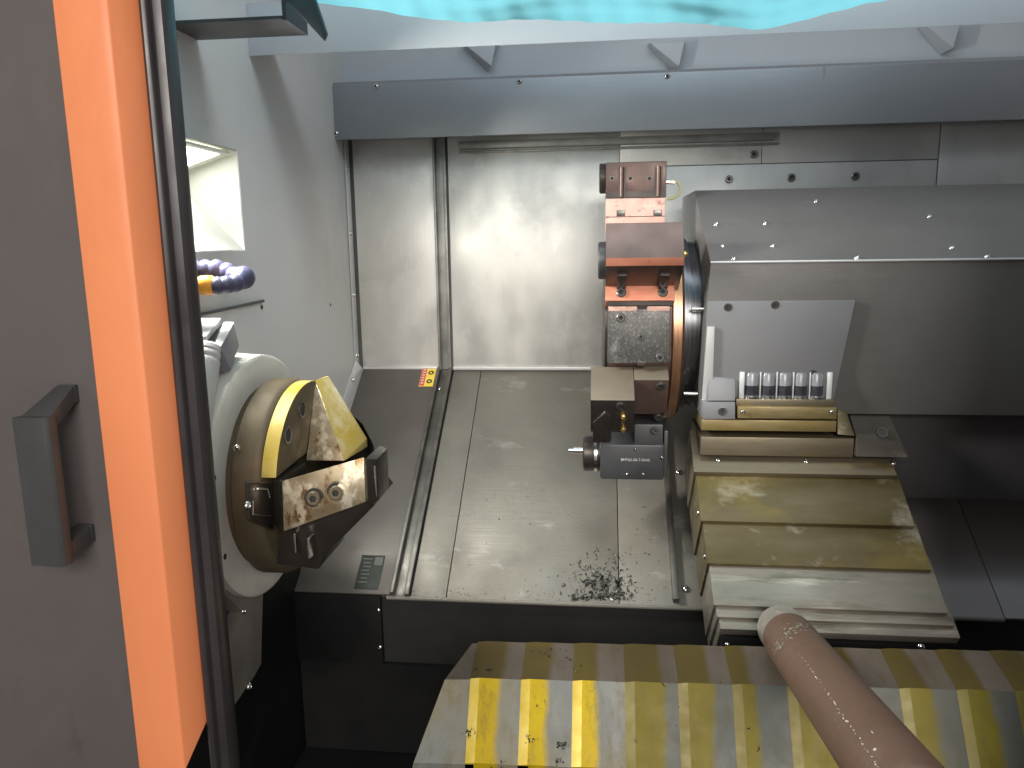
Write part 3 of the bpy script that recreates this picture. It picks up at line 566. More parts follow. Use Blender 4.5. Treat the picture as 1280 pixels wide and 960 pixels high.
# dark cylinder end and lower jaw
pe = fbk(456, 610, .03); 
pe = fbk(457, 594, .03)
eq = [fbk(455, 573, .016), fbk(471, 574, .030), fbk(473, 628, .028), fbk(457, 632, .010)]
obj('end_stop', hexa(eq, [Vector((p.x, fyb + .080, p.z)) for p in eq]), chuck_dark, ck, bevel=0.004)
eb2 = fbk(469, 600, .028)
obj('stop_edge', cyl((eb2.x, eb2.y - .001, eb2.z - .020), (eb2.x, eb2.y - .001, eb2.z + .018), .0016, 10), chrome, ck, smooth=40)
lj = [fbk(352, 655, 0), fbk(458, 622, .01), fbk(468, 632, .03), fbk(406, 694, .02), fbk(398, 712, .02), fbk(345, 705, .0)]
obj('lower_jaw', hexa(lj, [Vector((p.x, p.y + .09, p.z)) for p in lj]), chuck_dark, ck, bevel=0.002)
for px, py, w_, h_ in ((371, 676, 4, 22), (388, 683, 5, 18)):
    c = on_plane(px, py, lj[0], Vector((0, -1, 0))); 
    obj('slot', box(c.x - .002, c.x + .002, c.y - .008, c.y + .01, c.z - .012, c.z + .012), chrome, ck, bevel=0.001)
# guide key at the rim
k0 = onY(313, 628, YC - R1 + .012)
kp = [onX(x, y, X1 + .004) for x, y in ((303, 603), (336, 606), (340, 660), (304, 650))]
obj('guide_block', hexa([onX(x, y, X1 - .004) for x, y in ((306, 602), (336, 602), (340, 664), (308, 650))], [onX(x, y, X1 + .012) for x, y in ((311, 603), (338, 603), (342, 662), (313, 648))]), chuck_dark, ck, bevel=0.0015)
def kq(x, y): return onX(x, y, X1 + .014)
obj('guide_key', tube([kq(322, 611), kq(334, 611), kq(337, 622)], .0012, 8), chrome, ck)
obj('guide_key', tube([kq(316, 626), kq(316, 643), kq(338, 645)], .0012, 8), chrome, ck)
screw(ck, onX(309, 632, X1 + .012), NX, 0.005, ME_BUTTON); screw(ck, onX(296, 560, X1 - .02), (0.3, -1, 0), 0.004)
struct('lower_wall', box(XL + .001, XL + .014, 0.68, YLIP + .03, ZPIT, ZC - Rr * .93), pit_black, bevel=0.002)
# ---- dark apron under the chuck
ax1 = onY(476, 760, YLIP - .004).x
zap = onY(400, 741, YLIP - .004).z; zap2 = onY(400, 826, YLIP - .004).z
ap = thing('apron_plate', (XL + .05, YLIP, zap2), 'dark apron plate below the chuck at the front of the bed', 'panel')
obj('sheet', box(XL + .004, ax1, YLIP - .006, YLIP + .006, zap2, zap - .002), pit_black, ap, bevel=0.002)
obj('shade_sheet', box(XL + .016, onY(640, 850, YLIP).x, YLIP - .003, YLIP + .004, ZPIT + .002, zap2 - .001), pit_black, ap)  # black sheet added to darken the bed front below the apron
for px, py in ((329, 776), (477, 763), (479, 809)): screw(ap, onY(px - 4, py, YLIP - .006), NY, 0.004)
# ---- warning label and data plate
wq = [onS(x, y, .0045) for x, y in ((530, 459.5), (549, 459.5), (543, 483), (521, 483))]
wu = (onS(549, 460, .0045) - onS(530, 460, .0045)).x; 
Lx0 = onS(526, 471, .0045).x; Lx1 = onS(546.5, 471, .0045).x; Ls0 = s_of(wq[0]); Ls1 = s_of(wq[3])
def slab_s(x0, x1, s0, s1, h0, h1): return prism([SP(x0, s0, h0), SP(x1, s0, h0), SP(x1, s1, h0), SP(x0, s1, h0)], SN * (h1 - h0))
Lx1 = min(Lx1, ch0 - .006); LW = Lx1 - Lx0; Lx0 = Lx1 - LW; LS = Ls1 - Ls0
wlbl = tag(obj('warning_label', slab_s(Lx0, Lx1, Ls0, Ls1, .0042, .0050), lbl_yellow), 'small yellow and red warning sticker with two round black pictograms beside the channel', 'sticker')
obj('red_band', slab_s(Lx0 + LW * .02, Lx0 + LW * .36, Ls0 + LS * .03, Ls1 - LS * .03, .0050, .0053), lbl_red, wlbl)
for k in range(6): obj('lettering', slab_s(Lx0 + LW * .10, Lx0 + LW * .28, Ls0 + LS * (.10 + k * .14), Ls0 + LS * (.16 + k * .14), .0053, .0055), lbl_pale, wlbl)
for k in (.28, .74):
    c = SP(Lx0 + LW * .68, Ls0 + LS * k, .0050)
    rr = LW * .20
    pic = obj('pictogram', lathe(c, SN, [(0, rr), (.0003, rr)], 24), lbl_black, wlbl)
    obj('pictogram_hand', slab_s(Lx0 + LW * .60, Lx0 + LW * .76, Ls0 + LS * (k - .03), Ls0 + LS * (k + .04), .0053, .0055), lbl_yellow, pic)
dq0 = onS(453, 694, .0045); dq1 = onS(482, 694, .0045); dq3 = onS(439, 737, .0045)
ds0, ds1 = s_of(dq0), min(s_of(dq3), lipS - .008); dx1 = min(dq1.x, ch0 - .004); dx0 = dx1 - (dq1.x - dq0.x)
dpl = tag(obj('data_plate', slab_s(dx0, dx1, ds0, ds1, .0042, .0056), plate_green, bevel=0.0004), 'dark green data plate with faint print at the lower corner of the bed', 'plate')
W_ = dx1 - dx0; S_ = ds1 - ds0
for k in range(7): obj('print_line', slab_s(dx0 + W_ * (.10 + .035 * (k % 3)), dx0 + W_ * (.50 - .05 * (k % 2)), ds0 + S_ * (.10 + k * .115), ds0 + S_ * (.135 + k * .115), .0056, .0058), plate_print, dpl)
obj('print_panel', slab_s(dx0 + W_ * .60, dx0 + W_ * .94, ds0 + S_ * .06, ds0 + S_ * .30, .0056, .0058), plate_print, dpl)
# ---- sliding door
YD = 0.62
zd0 = onY(250, 985, YD).z; zd1 = CAMZ + 0.40
xd = [onY(x, 440, YD).x for x in (120, 181, 215, 250)]
dr = thing('sliding_door', (xd[0], YD, zd0), 'brown-grey sliding machine door with orange edge band, black seal and grab handle', 'door')
obj('panel', box(-1.0, xd[0] + .004, YD, YD + .03, zd0, zd1), door_paint, dr, bevel=0.002)
zo = onY(235, 957, YD).z; zo2 = onY(262, 915, YD).z
xo = onY(215, 440, YD + .016).x; xse = onY(250, 440, YD + .026).x
def prof_o(z): return [Vector((xd[0], YD - .0005, z)), Vector((xd[0] + .002, YD - .008, z)), Vector((xd[1] - .003, YD - .010, z)), Vector((xd[1] + .003, YD - .008, z)), Vector((xo, YD + .016, z)), Vector((xo, YD + .028, z)), Vector((xd[0], YD + .005, z))]
lo_ = prof_o(zo); 
for k_ in (4, 5): lo_[k_].z = zo2
obj('edge_band', hexa(lo_, prof_o(zd1)), orange_paint, dr, bevel=0.0012)
wS = xse - xo
obj('seal', prism([(xo + .0005, YD + .014, zd0), (xo + wS * .18, YD + .012, zd0), (xo + wS * .34, YD + .014, zd0), (xo + wS * .42, YD + .019, zd0), (xo + wS * .52, YD + .016, zd0), (xo + wS * .85, YD + .018, zd0), (xse, YD + .024, zd0), (xse, YD + .034, zd0), (xo + .0005, YD + .036, zd0)], (0, 0, zd1 - zd0)), rubber, dr, bevel=0.001)
# handle
hd = 0.046
g0 = onY(14, 522, YD - hd); g1_ = onY(58, 522, YD - hd); gb = onY(60, 708, YD - hd)
hn = obj('handle', prism([(g0.x, YD - hd, 0), (g1_.x - .002, YD - hd - .001, 0), (g1_.x, YD - hd + .002, 0), (g1_.x + .001, YD - hd + .010, 0), (g0.x + .004, YD - hd + .010, 0)], (0, 0, 1)), handle_mat, None)
bpy.data.objects.remove(hn)
gz1, gz0 = g0.z, gb.z
hp = [(g0.x, YD - hd), (g1_.x - .003, YD - hd - .0015), (g1_.x, YD - hd + .002), (g1_.x + .0005, YD - hd + .011), (g0.x + .003, YD - hd + .011)]
hn = obj('handle', hexa([Vector((x, y, gz0)) for x, y in hp], [Vector((x, y, gz1)) for x, y in hp]), handle_mat, dr, bevel=0.001)
for zz, sgn, dz in ((gz1, 1, .020), (gz0, -1, .006)):
    z_in = zz - sgn * .016; xa0, xb0 = g0.x + .003, g1_.x - .001
    A_ = [Vector((xa0, YD - hd + .004, z_in)), Vector((xb0, YD - hd + .004, z_in)), Vector((xb0, YD - hd + .004, zz - sgn * .001)), Vector((xa0, YD - hd + .004, zz - sgn * .001))]
    B_ = [Vector((xa0 + .010, YD - .006, z_in + dz)), Vector((xb0 - .001, YD - .006, z_in + dz)), Vector((xb0 - .001, YD - .006, zz + dz)), Vector((xa0 + .010, YD - .006, zz + dz))]
    C_ = [p + Vector((0, .005, 0)) for p in B_]
    f_ = obj('foot', hexa(A_, B_), handle_mat, hn, bevel=0.0016)
    obj('foot_pad', hexa(B_, C_), handle_mat, hn, bevel=0.001)
hw = obj('recess_edge', tube([(g0.x + .006, YD - hd + .012, gz1 + .0005), (g1_.x - .006, YD - hd + .012, gz1 + .0005), (g1_.x - .004, YD - .012, gz1 + .004)], .0009, 6), chrome, hn)
bpy.data.objects.remove(hw)
# ---- turret
YE = 1.15
AP = 0.1616
YT = YE + AP; ZT = onY(801, 419, YE).z
tx0 = onY(757, 419, YE).x; tx1 = onY(841, 419, YE).x; tx2 = onY(857, 419, YE).x
TO = Vector((0, YT, ZT))
def tn_(phi): a_ = math.radians(phi); return Vector((0, -math.cos(a_), math.sin(a_)))
def tt_(phi): a_ = math.radians(phi); return Vector((0, math.sin(a_), math.cos(a_)))
def TP(phi, X, R, k): return Vector((X, YT, ZT)) + tn_(phi) * R + tt_(phi) * k
def tblock(phi, x0, x1, R0, R1_, k0, k1): # block on a station
    return hexa([TP(phi, x0, R0, k0), TP(phi, x0, R1_, k0), TP(phi, x0, R1_, k1), TP(phi, x0, R0, k1)], [TP(phi, x1, R0, k0), TP(phi, x1, R1_, k0), TP(phi, x1, R1_, k1), TP(phi, x1, R0, k1)])
tu = thing('tool_turret', (tx0, YT, ZT - AP), 'round twelve-station tool turret with copper reflection-tinted rim and bolted tool blocks', 'tool turret')
RC = (AP - .012) / math.cos(math.radians(15))
drum = obj('drum', prism([TP(15 + 30 * i, tx0 + .004, RC, 0) for i in range(12)], (tx1 - tx0 - .004, 0, 0)), tool_brown, tu, bevel=0.0015)
obj('front_cap', lathe((tx0 + .005, YT, ZT), (-1, 0, 0), [(0, AP * .86), (.006, AP * .86), (.008, AP * .8), (.008, AP * .3)], 60), tool_dark, tu, smooth=40)
obj('rim', lathe((tx1 - .0005, YT, ZT), (1, 0, 0), [(0, AP - .010), (.002, AP - .003), (tx2 - tx1 - .004, AP - .003), (tx2 - tx1, AP - .008), (tx2 - tx1 + .001, AP - .03)], 72), rim_mat, tu, smooth=40)
# cover plates on the empty stations
def cover(phi, mat_, label):
    pl = obj('station_plate', tblock(phi, tx0 + .003, tx1 - .004, AP - .012, AP, -.0425, .0425), None, tu, bevel=0.0022, mats=[mat_, tool_pink_refl], matfn=lambda c, n: 1 if n.dot(tt_(phi)) > 0.4 else 0)
    pl['label'] = label
    return pl
pE = cover(0, tool_speck, 'speckled dark steel cover plate with three socket screws')
for px, py in ((776, 397), (801, 421), (825, 447)):
    h = onY(px, py, YE); screw(pE, TP(0, h.x, AP - .001, h.z - ZT), tn_(0), 0.0066 if px != 801 else 0.0048, ME_SOCKET)
for k_ in (.0428, -.0425):
    obj('key', tblock(0, onY(797, 400, YE).x, onY(808, 400, YE).x, AP - .010, AP + .001, k_ - .004, k_ + .003), tool_dark, pE, bevel=0.0005)
for xa2, xb2 in ((tx0 + .004, onY(796, 385, YE).x), (onY(809, 385, YE).x, tx1 - .005)):
    obj('top_edge', tblock(0, xa2, xb2, AP - .008, AP + .0008, .036, .0432), tool_pink_refl, pE, bevel=0.0006)
obj('gap_bar', tblock(0, tx0 + .003, tx1 - .002, AP - .02, AP + .006, .0445, .0515), tool_dark, tu)
pB = cover(60, tool_pink_refl, 'pink reflection-tinted cover plate with two square pockets')
pB['label'] = 'pink reflection-tinted cover plate between two tool holders'
hB = obj('holder_base', tblock(90, tx0, tx1 - .005, AP - .012, .205, -.0455, .040), tool_pink_refl, tu, bevel=0.0012)
hB['label'] = 'pink reflection-tinted base block with two square pockets'
for px in (776, 822):
    c = onY(px, 266, YT - .0455)
    obj('pocket', box(c.x - .0068, c.x + .0068, c.y - .0008, c.y + .006, c.z - .0055, c.z + .0045), screw_dark, hB, bevel=0.001)
c = onY(800, 270.5, YT - .0455)
obj('base_joint', box(tx0, tx1 - .005, c.y - .0006, c.y + .002, c.z - .0006, c.z + .0004), tool_dark, hB)
# station at 90: boring holder with slots and hose
hA = obj('tool_holder', tblock(90, tx0 - .0, tx1 - .004, .2055, .261, -.044, .040), None, tu, bevel=0.002, mats=[tool_brown, tool_dark], matfn=lambda c, n: 1 if n.z > .5 else 0)
hA['label'] = 'topmost bronzed tool holder with two slots and a small yellow hose'
yA = YT - .044
def fA(px, py): return onY(px, py, yA)
zA0, zA1 = ZT + .2055, ZT + .261
for px in (777, 823):
    c = fA(px, 230)
    obj('slot', cat(box(c.x - .006, c.x - .0035, yA - .001, yA + .008, zA0 + .002, zA1 - .008), box(c.x + .0035, c.x + .006, yA - .001, yA + .008, zA0 + .002, zA1 - .008)), tool_dark, hA)
    obj('clamp_rod', cyl((c.x, yA - .0015, zA0 + .002), (c.x, yA - .0015, zA1 - .008), .0036, 14), chrome if px < 0 else tool_brown, hA, smooth=40)
for px in (765, 788, 812): screw(hA, fA(px, 223), NY, 0.0036, ME_HOLE, 'bolt_hole')
obj('bottom_ledge', box(tx0, tx1 - .004, yA - .0012, yA + .004, zA0 + .0005, zA0 + .010), tool_dark, hA)
cz = (zA0 + zA1) / 2 + .006
obj('end_cap', lathe((tx0 + .001, YT - .005, cz), (-1, 0, 0), [(0, .024), (.010, .024), (.0115, .022), (.0115, .012), (.004, .011)], 36), tool_dark, hA, smooth=40)
hp_ = [fA(836, 226), fA(842, 224), fA(849, 227), fA(853, 234), fA(850, 242), fA(843, 247), fA(836, 248)]
hp_ = [p + Vector((0, .02, 0)) for p in hp_]
obj('hose', tube(hp_, .0022, 10), hose_mat, hA, smooth=60)
obj('hose_fitting', cyl(hp_[0] + Vector((-.004, 0, 0)), hp_[0].lerp(hp_[2], .7), .0034, 12), chrome, hA)
# station at 30: square shank holder
R30 = 0.247
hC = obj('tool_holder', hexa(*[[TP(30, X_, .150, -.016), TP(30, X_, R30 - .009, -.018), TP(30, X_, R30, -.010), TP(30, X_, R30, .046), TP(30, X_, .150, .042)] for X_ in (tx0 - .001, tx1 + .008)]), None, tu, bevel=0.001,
         mats=[tool_brown, tool_copper_refl, tool_dark], matfn=lambda c, n: 1 if (n.dot(tn_(30)) > .3 and n.dot(tt_(30)) < -.3) else (2 if n.dot(tt_(30)) < -.7 else 0))
hC['label'] = 'plain bronzed tool holder block with a copper-toned chamfer'
fl30 = obj('flange', tblock(30, tx0 - .001, tx1 + .001, .150, AP + .012, -.040, .040), tool_copper_refl, tu, bevel=0.0015)
fl30['label'] = 'copper reflection-tinted clamping flange with two socket screws'
for px in (776, 827):
    x = onY(px, 363, YE + .02).x
    screw(fl30, TP(30, x, AP + .012, -.028), tn_(30), 0.0072, ME_SOCKET)
    obj('screw_slot', tblock(30, x - .007, x + .007, AP + .013, AP + .055, -.022, -.0165), tool_dark, hC, bevel=0.001)
obj('end_cap', lathe(TP(30, tx0, .200, .012), (-1, 0, 0), [(0, .027), (.010, .027), (.012, .025), (.012, .014), (.005, .013)], 36), gunmetal, hC, smooth=40)
obj('coolant_plug', lathe(TP(30, tx1 + .007, R30 - .012, .002), (1, 0, 0), [(0, .004), (.004, .004), (.007, .002)], 14), brass, hC)
# station at -30: stepped holder
xm = onY(794, 480, YE - .05).x; xl = onY(738, 480, YE - .08).x; xr = onY(838, 480, YE - .03).x
def edgeR(py, k, phi, X):   # radius at which the edge (k on station phi) meets picture row py
    best = min((abs((lambda d: (d.dot(down) / d.dot(fwd)) * F + 480 - py)(TP(phi, X, r_ / 1000, k) - CAM)), r_ / 1000) for r_ in range(150, 330))
    return best[1]
kF = .030
RL = edgeR(500, kF, -30, xl); RRr = edgeR(475, kF, -30, xr)
hF = obj('tool_holder', tblock(-30, xl, xm, .152, RL, -.034, kF), None, tu, bevel=0.0015, mats=[tool_olive, tool_dark], matfn=lambda c, n: 0 if n.dot(tt_(-30)) > .5 else 1)
hF['label'] = 'olive brown stepped tool holder block with brass nozzle'
obj('rear_step', tblock(-30, xm + .0003, xr, .150, RRr, -.036, kF), None, hF, bevel=0.0015, mats=[tool_olive, tool_brown], matfn=lambda c, n: 0 if n.dot(tt_(-30)) > .5 else 1)
for px, py in ((826, 482), (823, 521)):
    p = on_plane(px, py, TP(-30, xr, RRr, 0), tn_(-30)); screw(hF, p, tn_(-30), 0.0068, ME_SOCKET)
p = on_plane(776, 507, TP(-30, xl, RL, 0), tn_(-30)); screw(hF, p, tn_(-30), 0.0068, ME_SOCKET)
p = on_plane(779, 519, TP(-30, xl, RL, 0), tn_(-30))
obj('nozzle', lathe(p, tn_(-30), [(0, .004), (.005, .004), (.006, .003), (.011, .003)], 16), brass, hF)
p = on_plane(779, 535, TP(-30, xl, RL, 0), tn_(-30))
obj('nozzle', lathe(p, tn_(-30), [(0, .0042), (.004, .0042), (.005, .0028), (.008, .0028)], 16), brass, hF)
w0 = on_plane(745, 516, TP(-30, xl, RL, 0), tn_(-30)); w1 = on_plane(762, 549, TP(-30, xl, RL, 0), tn_(-30))
def fo(px, py, o_): return on_plane(px, py, TP(-30, xl, RL, 0), tn_(-30)) + tn_(-30) * o_
obj('insert_wedge', hexa([fo(x, y, -.001) for x, y in ((741, 527), (756, 512), (764, 518), (764, 552), (741, 552))], [fo(x, y, .004) for x, y in ((741, 527), (756, 514), (762, 519), (762, 551), (741, 551))]), tool_dark, hF, bevel=0.0006)
obj('insert', hexa([fo(x, y, .004) for x, y in ((752, 547), (759, 547), (756, 537))], [fo(x, y, .006) for x, y in ((752, 547), (759, 547), (756, 537))]), chrome, hF)
# driven tool at the bottom
yG = YE + .015
def gG(px, py): return onY(px, py, yG)
gx0, gx1 = gG(750, 578).x, gG(830, 578).x; gz_t, gz_b = gG(790, 556).z, gG(790, 600).z
lt = obj('driven_tool', hexa([(gx0, yG, gz_b), (gx1, yG, gz_b), (gx1, yG, gz_t), (gx0, yG, gz_t)], [(gx0, yG + .085, gz_b + .0), (gx1, yG + .085, gz_b), (gx1, yG + .085, gz_t + .03), (gx0, yG + .085, gz_t + .03)]), gunmetal, tu, bevel=0.004)
lt['label'] = 'dark grey driven tool head with collet nut and white lettering'
obj('neck', box(gG(793, 545).x, gx1 - .002, yG + .003, yG + .08, gz_t - .004, gG(800, 531).z), gunmetal, lt, bevel=0.002)
zc_ = gG(740, 575).z; ya = yG + .040
rG = abs(gG(740, 553).z - zc_)
gxc = onY(749, 575, ya).x
obj('collet_nut', lathe((gx0 + .002, ya, zc_), (-1, 0, 0), [(0, rG * 1.0), (.006, rG * 1.0), (.0065, rG * 1.06), (.011, rG * 1.06), (.012, rG * .96), (.014, rG), (.027, rG), (.029, rG * .93), (.029, rG * .5), (.024, rG * .45)], 40), None, lt, smooth=35, mats=[tool_dark, chrome], matfn=lambda c, n: 1 if gx0 - .010 < c.x < gx0 - .003 else 0)
obj('drill', lathe((gx0 - .02, ya - .006, zc_ + .006), (-1, 0, 0), [(0, .0052), (.022, .0052), (.0225, .0032), (.030, .0030), (.031, .0018)], 16), chrome, lt, smooth=40)
obj('side_flange', box(gx1 - .0005, gx1 + .006, yG + .004, yG + .08, gz_b + .004, gz_t + .022), gunmetal, lt, bevel=0.002)
for px, py in ((794, 562), (784, 593), (804, 593)): screw(lt, gG(px, py), NY, 0.0024, ME_BUTTON)
screw(lt, gG(827, 572) + Vector((0, -.001, 0)), NY, 0.003, ME_BUTTON)
screw(tu, gG(819, 537) + Vector((0, -.004, 0)), NY, 0.006, ME_SOCKET)
def text(s, p, size, mat, parent, name='lettering', rot=(math.pi / 2, 0, 0)):
    cu = bpy.data.curves.new('t', 'FONT'); cu.body = s; cu.size = size; cu.extrude = 0.0001
    o = bpy.data.objects.new('t', cu); COL.objects.link(o)
    dg = bpy.context.evaluated_depsgraph_get(); me = bpy.data.meshes.new_from_object(o.evaluated_get(dg)); bpy.data.objects.remove(o)
    me.name = name; me.materials.clear(); me.materials.append(mat)
    q_ = bpy.data.objects.new(name, me); COL.objects.link(q_); q_.parent = parent; q_.location = Vector(p) - wloc(parent); q_.rotation_euler = rot
    return q_
text('BMT65-50-T-ER40', gG(776, 576) + Vector((0, -.0006, 0)), .0058, text_white, lt)
# hub between turret and housing
obj('hub', lathe((tx2 - .002, YT, ZT), (1, 0, 0), [(0, AP * .92), (.006, AP * .92), (.007, AP * .88), (.013, AP * .88), (.014, AP * .84), (.026, AP * .84), (.027, AP * .80), (.045, AP * .80)], 72), hub_mat, tu, smooth=35)
for px, py in ((872, 386), (862, 492)):
    p = onY(px, py, YE + .01); obj('pin', cyl((p.x - .009, p.y, p.z), (p.x + .012, p.y, p.z), .0028, 12, .0006), chrome, tu, smooth=40)
# ---- turret housing
HY = 1.115
hl = onY(888, 328, HY); hx = hl.x; hz = hl.z
hb = onY(873, 516, HY + .035); htop = onY(872, 238, 1.32)
zbot = hb.z; ztp = htop.z
ho = thing('turret_housing', (hx, HY + .1, zbot), 'large dark grey sheet metal turret housing with sloping roof', 'housing')
HR = XR - .02
def hprof(X, dxx=0.0): return [Vector((X, HY, hz)), Vector((X, 1.32, ztp)), Vector((X, 1.50, ztp)), Vector((X, 1.50, zbot)), Vector((X - dxx, HY + .035, zbot))]
obj('cover', hexa(hprof(hx, hx - hb.x), hprof(HR)), housing_mat, ho, bevel=0.0022)
WXS = 0.30
tnrm = Vector((0, -(ztp - hz), 1.32 - HY)).normalized()
def onT(px, py): return on_plane(px, py, Vector((0, HY, hz)), tnrm)
for px, py in ((895, 281), (956, 280), (903, 308), (966, 308), (917, 324), (1071, 323), (1020, 252), (1162, 271), (1190, 310), (1234, 321)): screw(ho, onT(px, py), tnrm, 0.0042)
fn = (Vector((0, HY + .035, zbot)) - Vector((0, HY, hz))).cross(Vector((-1, 0, 0))).normalized()
if fn.y > 0: fn = -fn
FP = Vector((0, HY, hz))
def onF(px, py, o_=0.0): return on_plane(px, py, FP + fn * o_, fn)
obj('fold_edge', tube([Vector((hx, HY - .001, hz)), Vector((HR, HY - .001, hz))], .0018, 8), white_metal, ho)
plq = [onF(x, y) for x, y in ((884, 376), (1068, 375), (1038, 512), (876, 512))]
pl = obj('access_plate', prism([p + fn * .0005 for p in plq], fn * .004), plate_mat, ho, bevel=0.001)
for px, py in ((910, 384), (969, 381), (1016, 467)): screw(pl, onF(px, py, .0045), fn, 0.0058, ME_SOCKET, flat=0.25)
sq_ = [onF(x, y, .0046) for x, y in ((884, 408), (893, 408), (890, 500), (877, 500))]
obj('guard_strip', prism(sq_, fn * .003), white_metal, ho, bevel=0.0006)
# coolant manifold
MY = HY + .008
def mM(px, py, dyy=0.0): return onY(px, py, MY + dyy)
mb = obj('manifold', hexa([mM(922, 508), mM(1046, 510), mM(1046, 524), mM(922, 523)], [Vector((p.x, MY + .05, p.z)) for p in (mM(922, 508) + Vector((0, 0, .006)), mM(1046, 510) + Vector((0, 0, .006)), mM(1046, 524), mM(922, 523))]), brassy, ho, bevel=0.001)
mb['label'] = 'brass-coloured coolant manifold with five sight tubes'
zl = mM(980, 508).z
MW = MY + .012
zt0 = onY(980, 498, MW).z; zt1 = onY(980, 466, MW).z
obj('ledge', box(mM(921, 500).x, mM(1045, 500).x, MY + .004, MY + .05, zl - .001, zt0), brownish, mb, bevel=0.001)
xsT = [onY(px, 480, MW).x for px in (940, 960.5, 981, 1001, 1021)]
pit_ = xsT[1] - xsT[0]
for i, x in enumerate(xsT):
    r = pit_ * .44
    tb = obj('sight_tube', lathe((x, MW + .006, zt0), (0, 0, 1), [(0, r), (.004, r), (zt1 - zt0 - .004, r), (zt1 - zt0, r * .8)], 24), glass_tube, mb, smooth=40)
    obj('tube_core', lathe((x, MW + .006, zt0 + .0045), (0, 0, 1), [(0, r * 1.03), ((zt1 - zt0) * .38, r * 1.03)], 24), tube_dark, tb, smooth=40)
    obj('tube_ring', lathe((x, MW + .006, zt0 + .0005), (0, 0, 1), [(0, r * 1.06), (.003, r * 1.06), (.0035, r * 1.0)], 24), chrome, tb, smooth=40)
for i in range(6):
    x = xsT[0] + (i - .5) * pit_; wd = .0009 if 0 < i < 5 else .0035
    dx = -.003 if i == 0 else (.004 if i == 5 else 0)
    obj('finger', box(x - wd + dx, x + wd + dx, MW - .002, MW + .018, zt0, zt1 + .001), white_metal, mb, bevel=0.0005)
for px, py in ((942, 503), (1023, 503)): screw(mb, Vector((mM(px, py).x, MY + .009, zt0 + .0)), NZ, 0.0058, ME_SOCKET)
for px, py in ((929, 515), (1040, 515)): screw(mb, mM(px, py, -.001), NY, 0.0035, ME_BUTTON)
lb = obj('end_block', hexa([mM(878, 503), mM(919, 503), mM(919, 524), mM(878, 524)], [Vector((p.x, MY + .05, p.z)) for p in (mM(878, 503), mM(919, 503), mM(919, 524), mM(878, 524))]), plate_mat, ho, bevel=0.001)
screw(lb, mM(903, 514), NY, 0.0065, ME_SOCKET, flat=0.3)
obj('spacer', hexa([mM(885, 470, .012), mM(919, 474, .012), mM(919, 501, .004), mM(885, 501, .004)], [Vector((p.x, MY + .05, p.z)) for p in (mM(885, 470), mM(919, 474), mM(919, 501), mM(885, 501))]), plate_mat, ho, bevel=0.001)
# stepped base blocks
def blk(name, y, xa_, xb_, pt, pb, mat_, dep=.07): 
    p_ = onY(xa_, pt, y); q_ = onY(xb_, pt, y); r_ = onY(xa_, pb, y)
    return obj(name, box(p_.x, q_.x, y, y + dep, r_.z, p_.z), mat_, ho, bevel=0.0012)
blk('base_step', MY + .002, 877, 1046, 524.5, 538, brassy)
blk('base_step', MY + .006, 876, 1068, 546, 569, brownish, .12)
p_ = onY(1070, 536, MY + .0); q_ = onY(1134, 536, MY + .0)
fq = [onY(1070, 546, MY + .008), onY(1062, 519, MY + .03), onY(1112, 519, MY + .03), onY(1136, 572, MY - .004), onY(1070, 571, MY - .004)]
ft = obj('foot', hexa(fq, [Vector((p.x, MY + .12, p.z)) for p in fq]), foot_mat, ho, bevel=0.0015)
cq = [onY(1047, 543, MY + .006), onY(1047, 512, MY + .022), onY(1058, 514, MY + .022), onY(1068.5, 545, MY + .006)]
obj('corner_block', hexa(cq, [Vector((p.x, MY + .10, p.z)) for p in cq]), wc_olive, ho, bevel=0.001)
screw(ft, onY(1103, 541, MY + .0110), (0, -.8, .6), 0.0075, ME_HOLE, 'bolt_hole')
obj('dark_infill', box(WXS, HR - .01, HY + .06, HY + .10, zbot - .135, zbot + .01), infill_mat, ho, bevel=0.002)  # dark box added to hide the lit bed below the housing
# ---- telescopic cover of the slide (goes down the slope)
WX0, WX1 = 0.1445, 0.431
wc = thing('slide_cover', (0.3, onY(1000, 800, 1.0).y, onY(1000, 800, 1.0).z - .05), 'stepped oil-stained telescopic steel cover descending below the turret housing', 'way cover')
hW = (onY(876, 590, 1.118) - Vector((0, YB, ZB))).dot(SN)
rows = [568, 590, 651, 704, 756, 771, 786]
mats_ = [brownish, wc_olive, wc_olive, wc_grey, wc_grey, wc_grey]
for i in range(6):
    h = hW - i * .006 + (0.002 if i == 0 else 0)
    s0 = s_of(onS(876 + i * 5, rows[i], h)) - (.02 if i else .05); s1 = s_of(onS(876 + i * 5, rows[i + 1], h))
    if i == 5: s1 += .0
    x0, x1 = WX0 + i * .0034, WX1 + i * .0050
    pl_ = obj('cover_plate', prism([SP(x0, s0, h), SP(x0, s1, h), SP(x0, s1, h - (.006 if i < 5 else .07)), SP(x0, s1 - .006, h - (.10 if i < 5 else .07)), SP(x0, s0, h - .10)], (x1 - x0, 0, 0)), mats_[i], wc, bevel=0.0014)
    if i == 0:
        for px, py in ((898, 575), (1008, 577), (1116, 579)): screw(pl_, onS(px, py, h), SN, 0.0042)
    if i in (1, 2, 3):
        for f_ in (.12, .8): 
            if i < 3: screw(pl_, SP(x0, s0 + (s1 - s0) * f_, h - .012), (-1, 0, 0), 0.004)
fe = SP(0, s1, h)
fz0 = onY(1050, 812, fe.y + .002).z
fp_ = obj('front_skirt', box(WX0 + .020, WX1 + .028, fe.y + .002, fe.y + .02, fz0 - .06, fe.z - .012), pit_black, wc, bevel=0.001)
screw(fp_, onY(1151, 809, fe.y + .002), NY, 0.005); screw(fp_, onY(905, 806, fe.y + .002) + Vector((.004, 0, 0)), NY, 0.004)
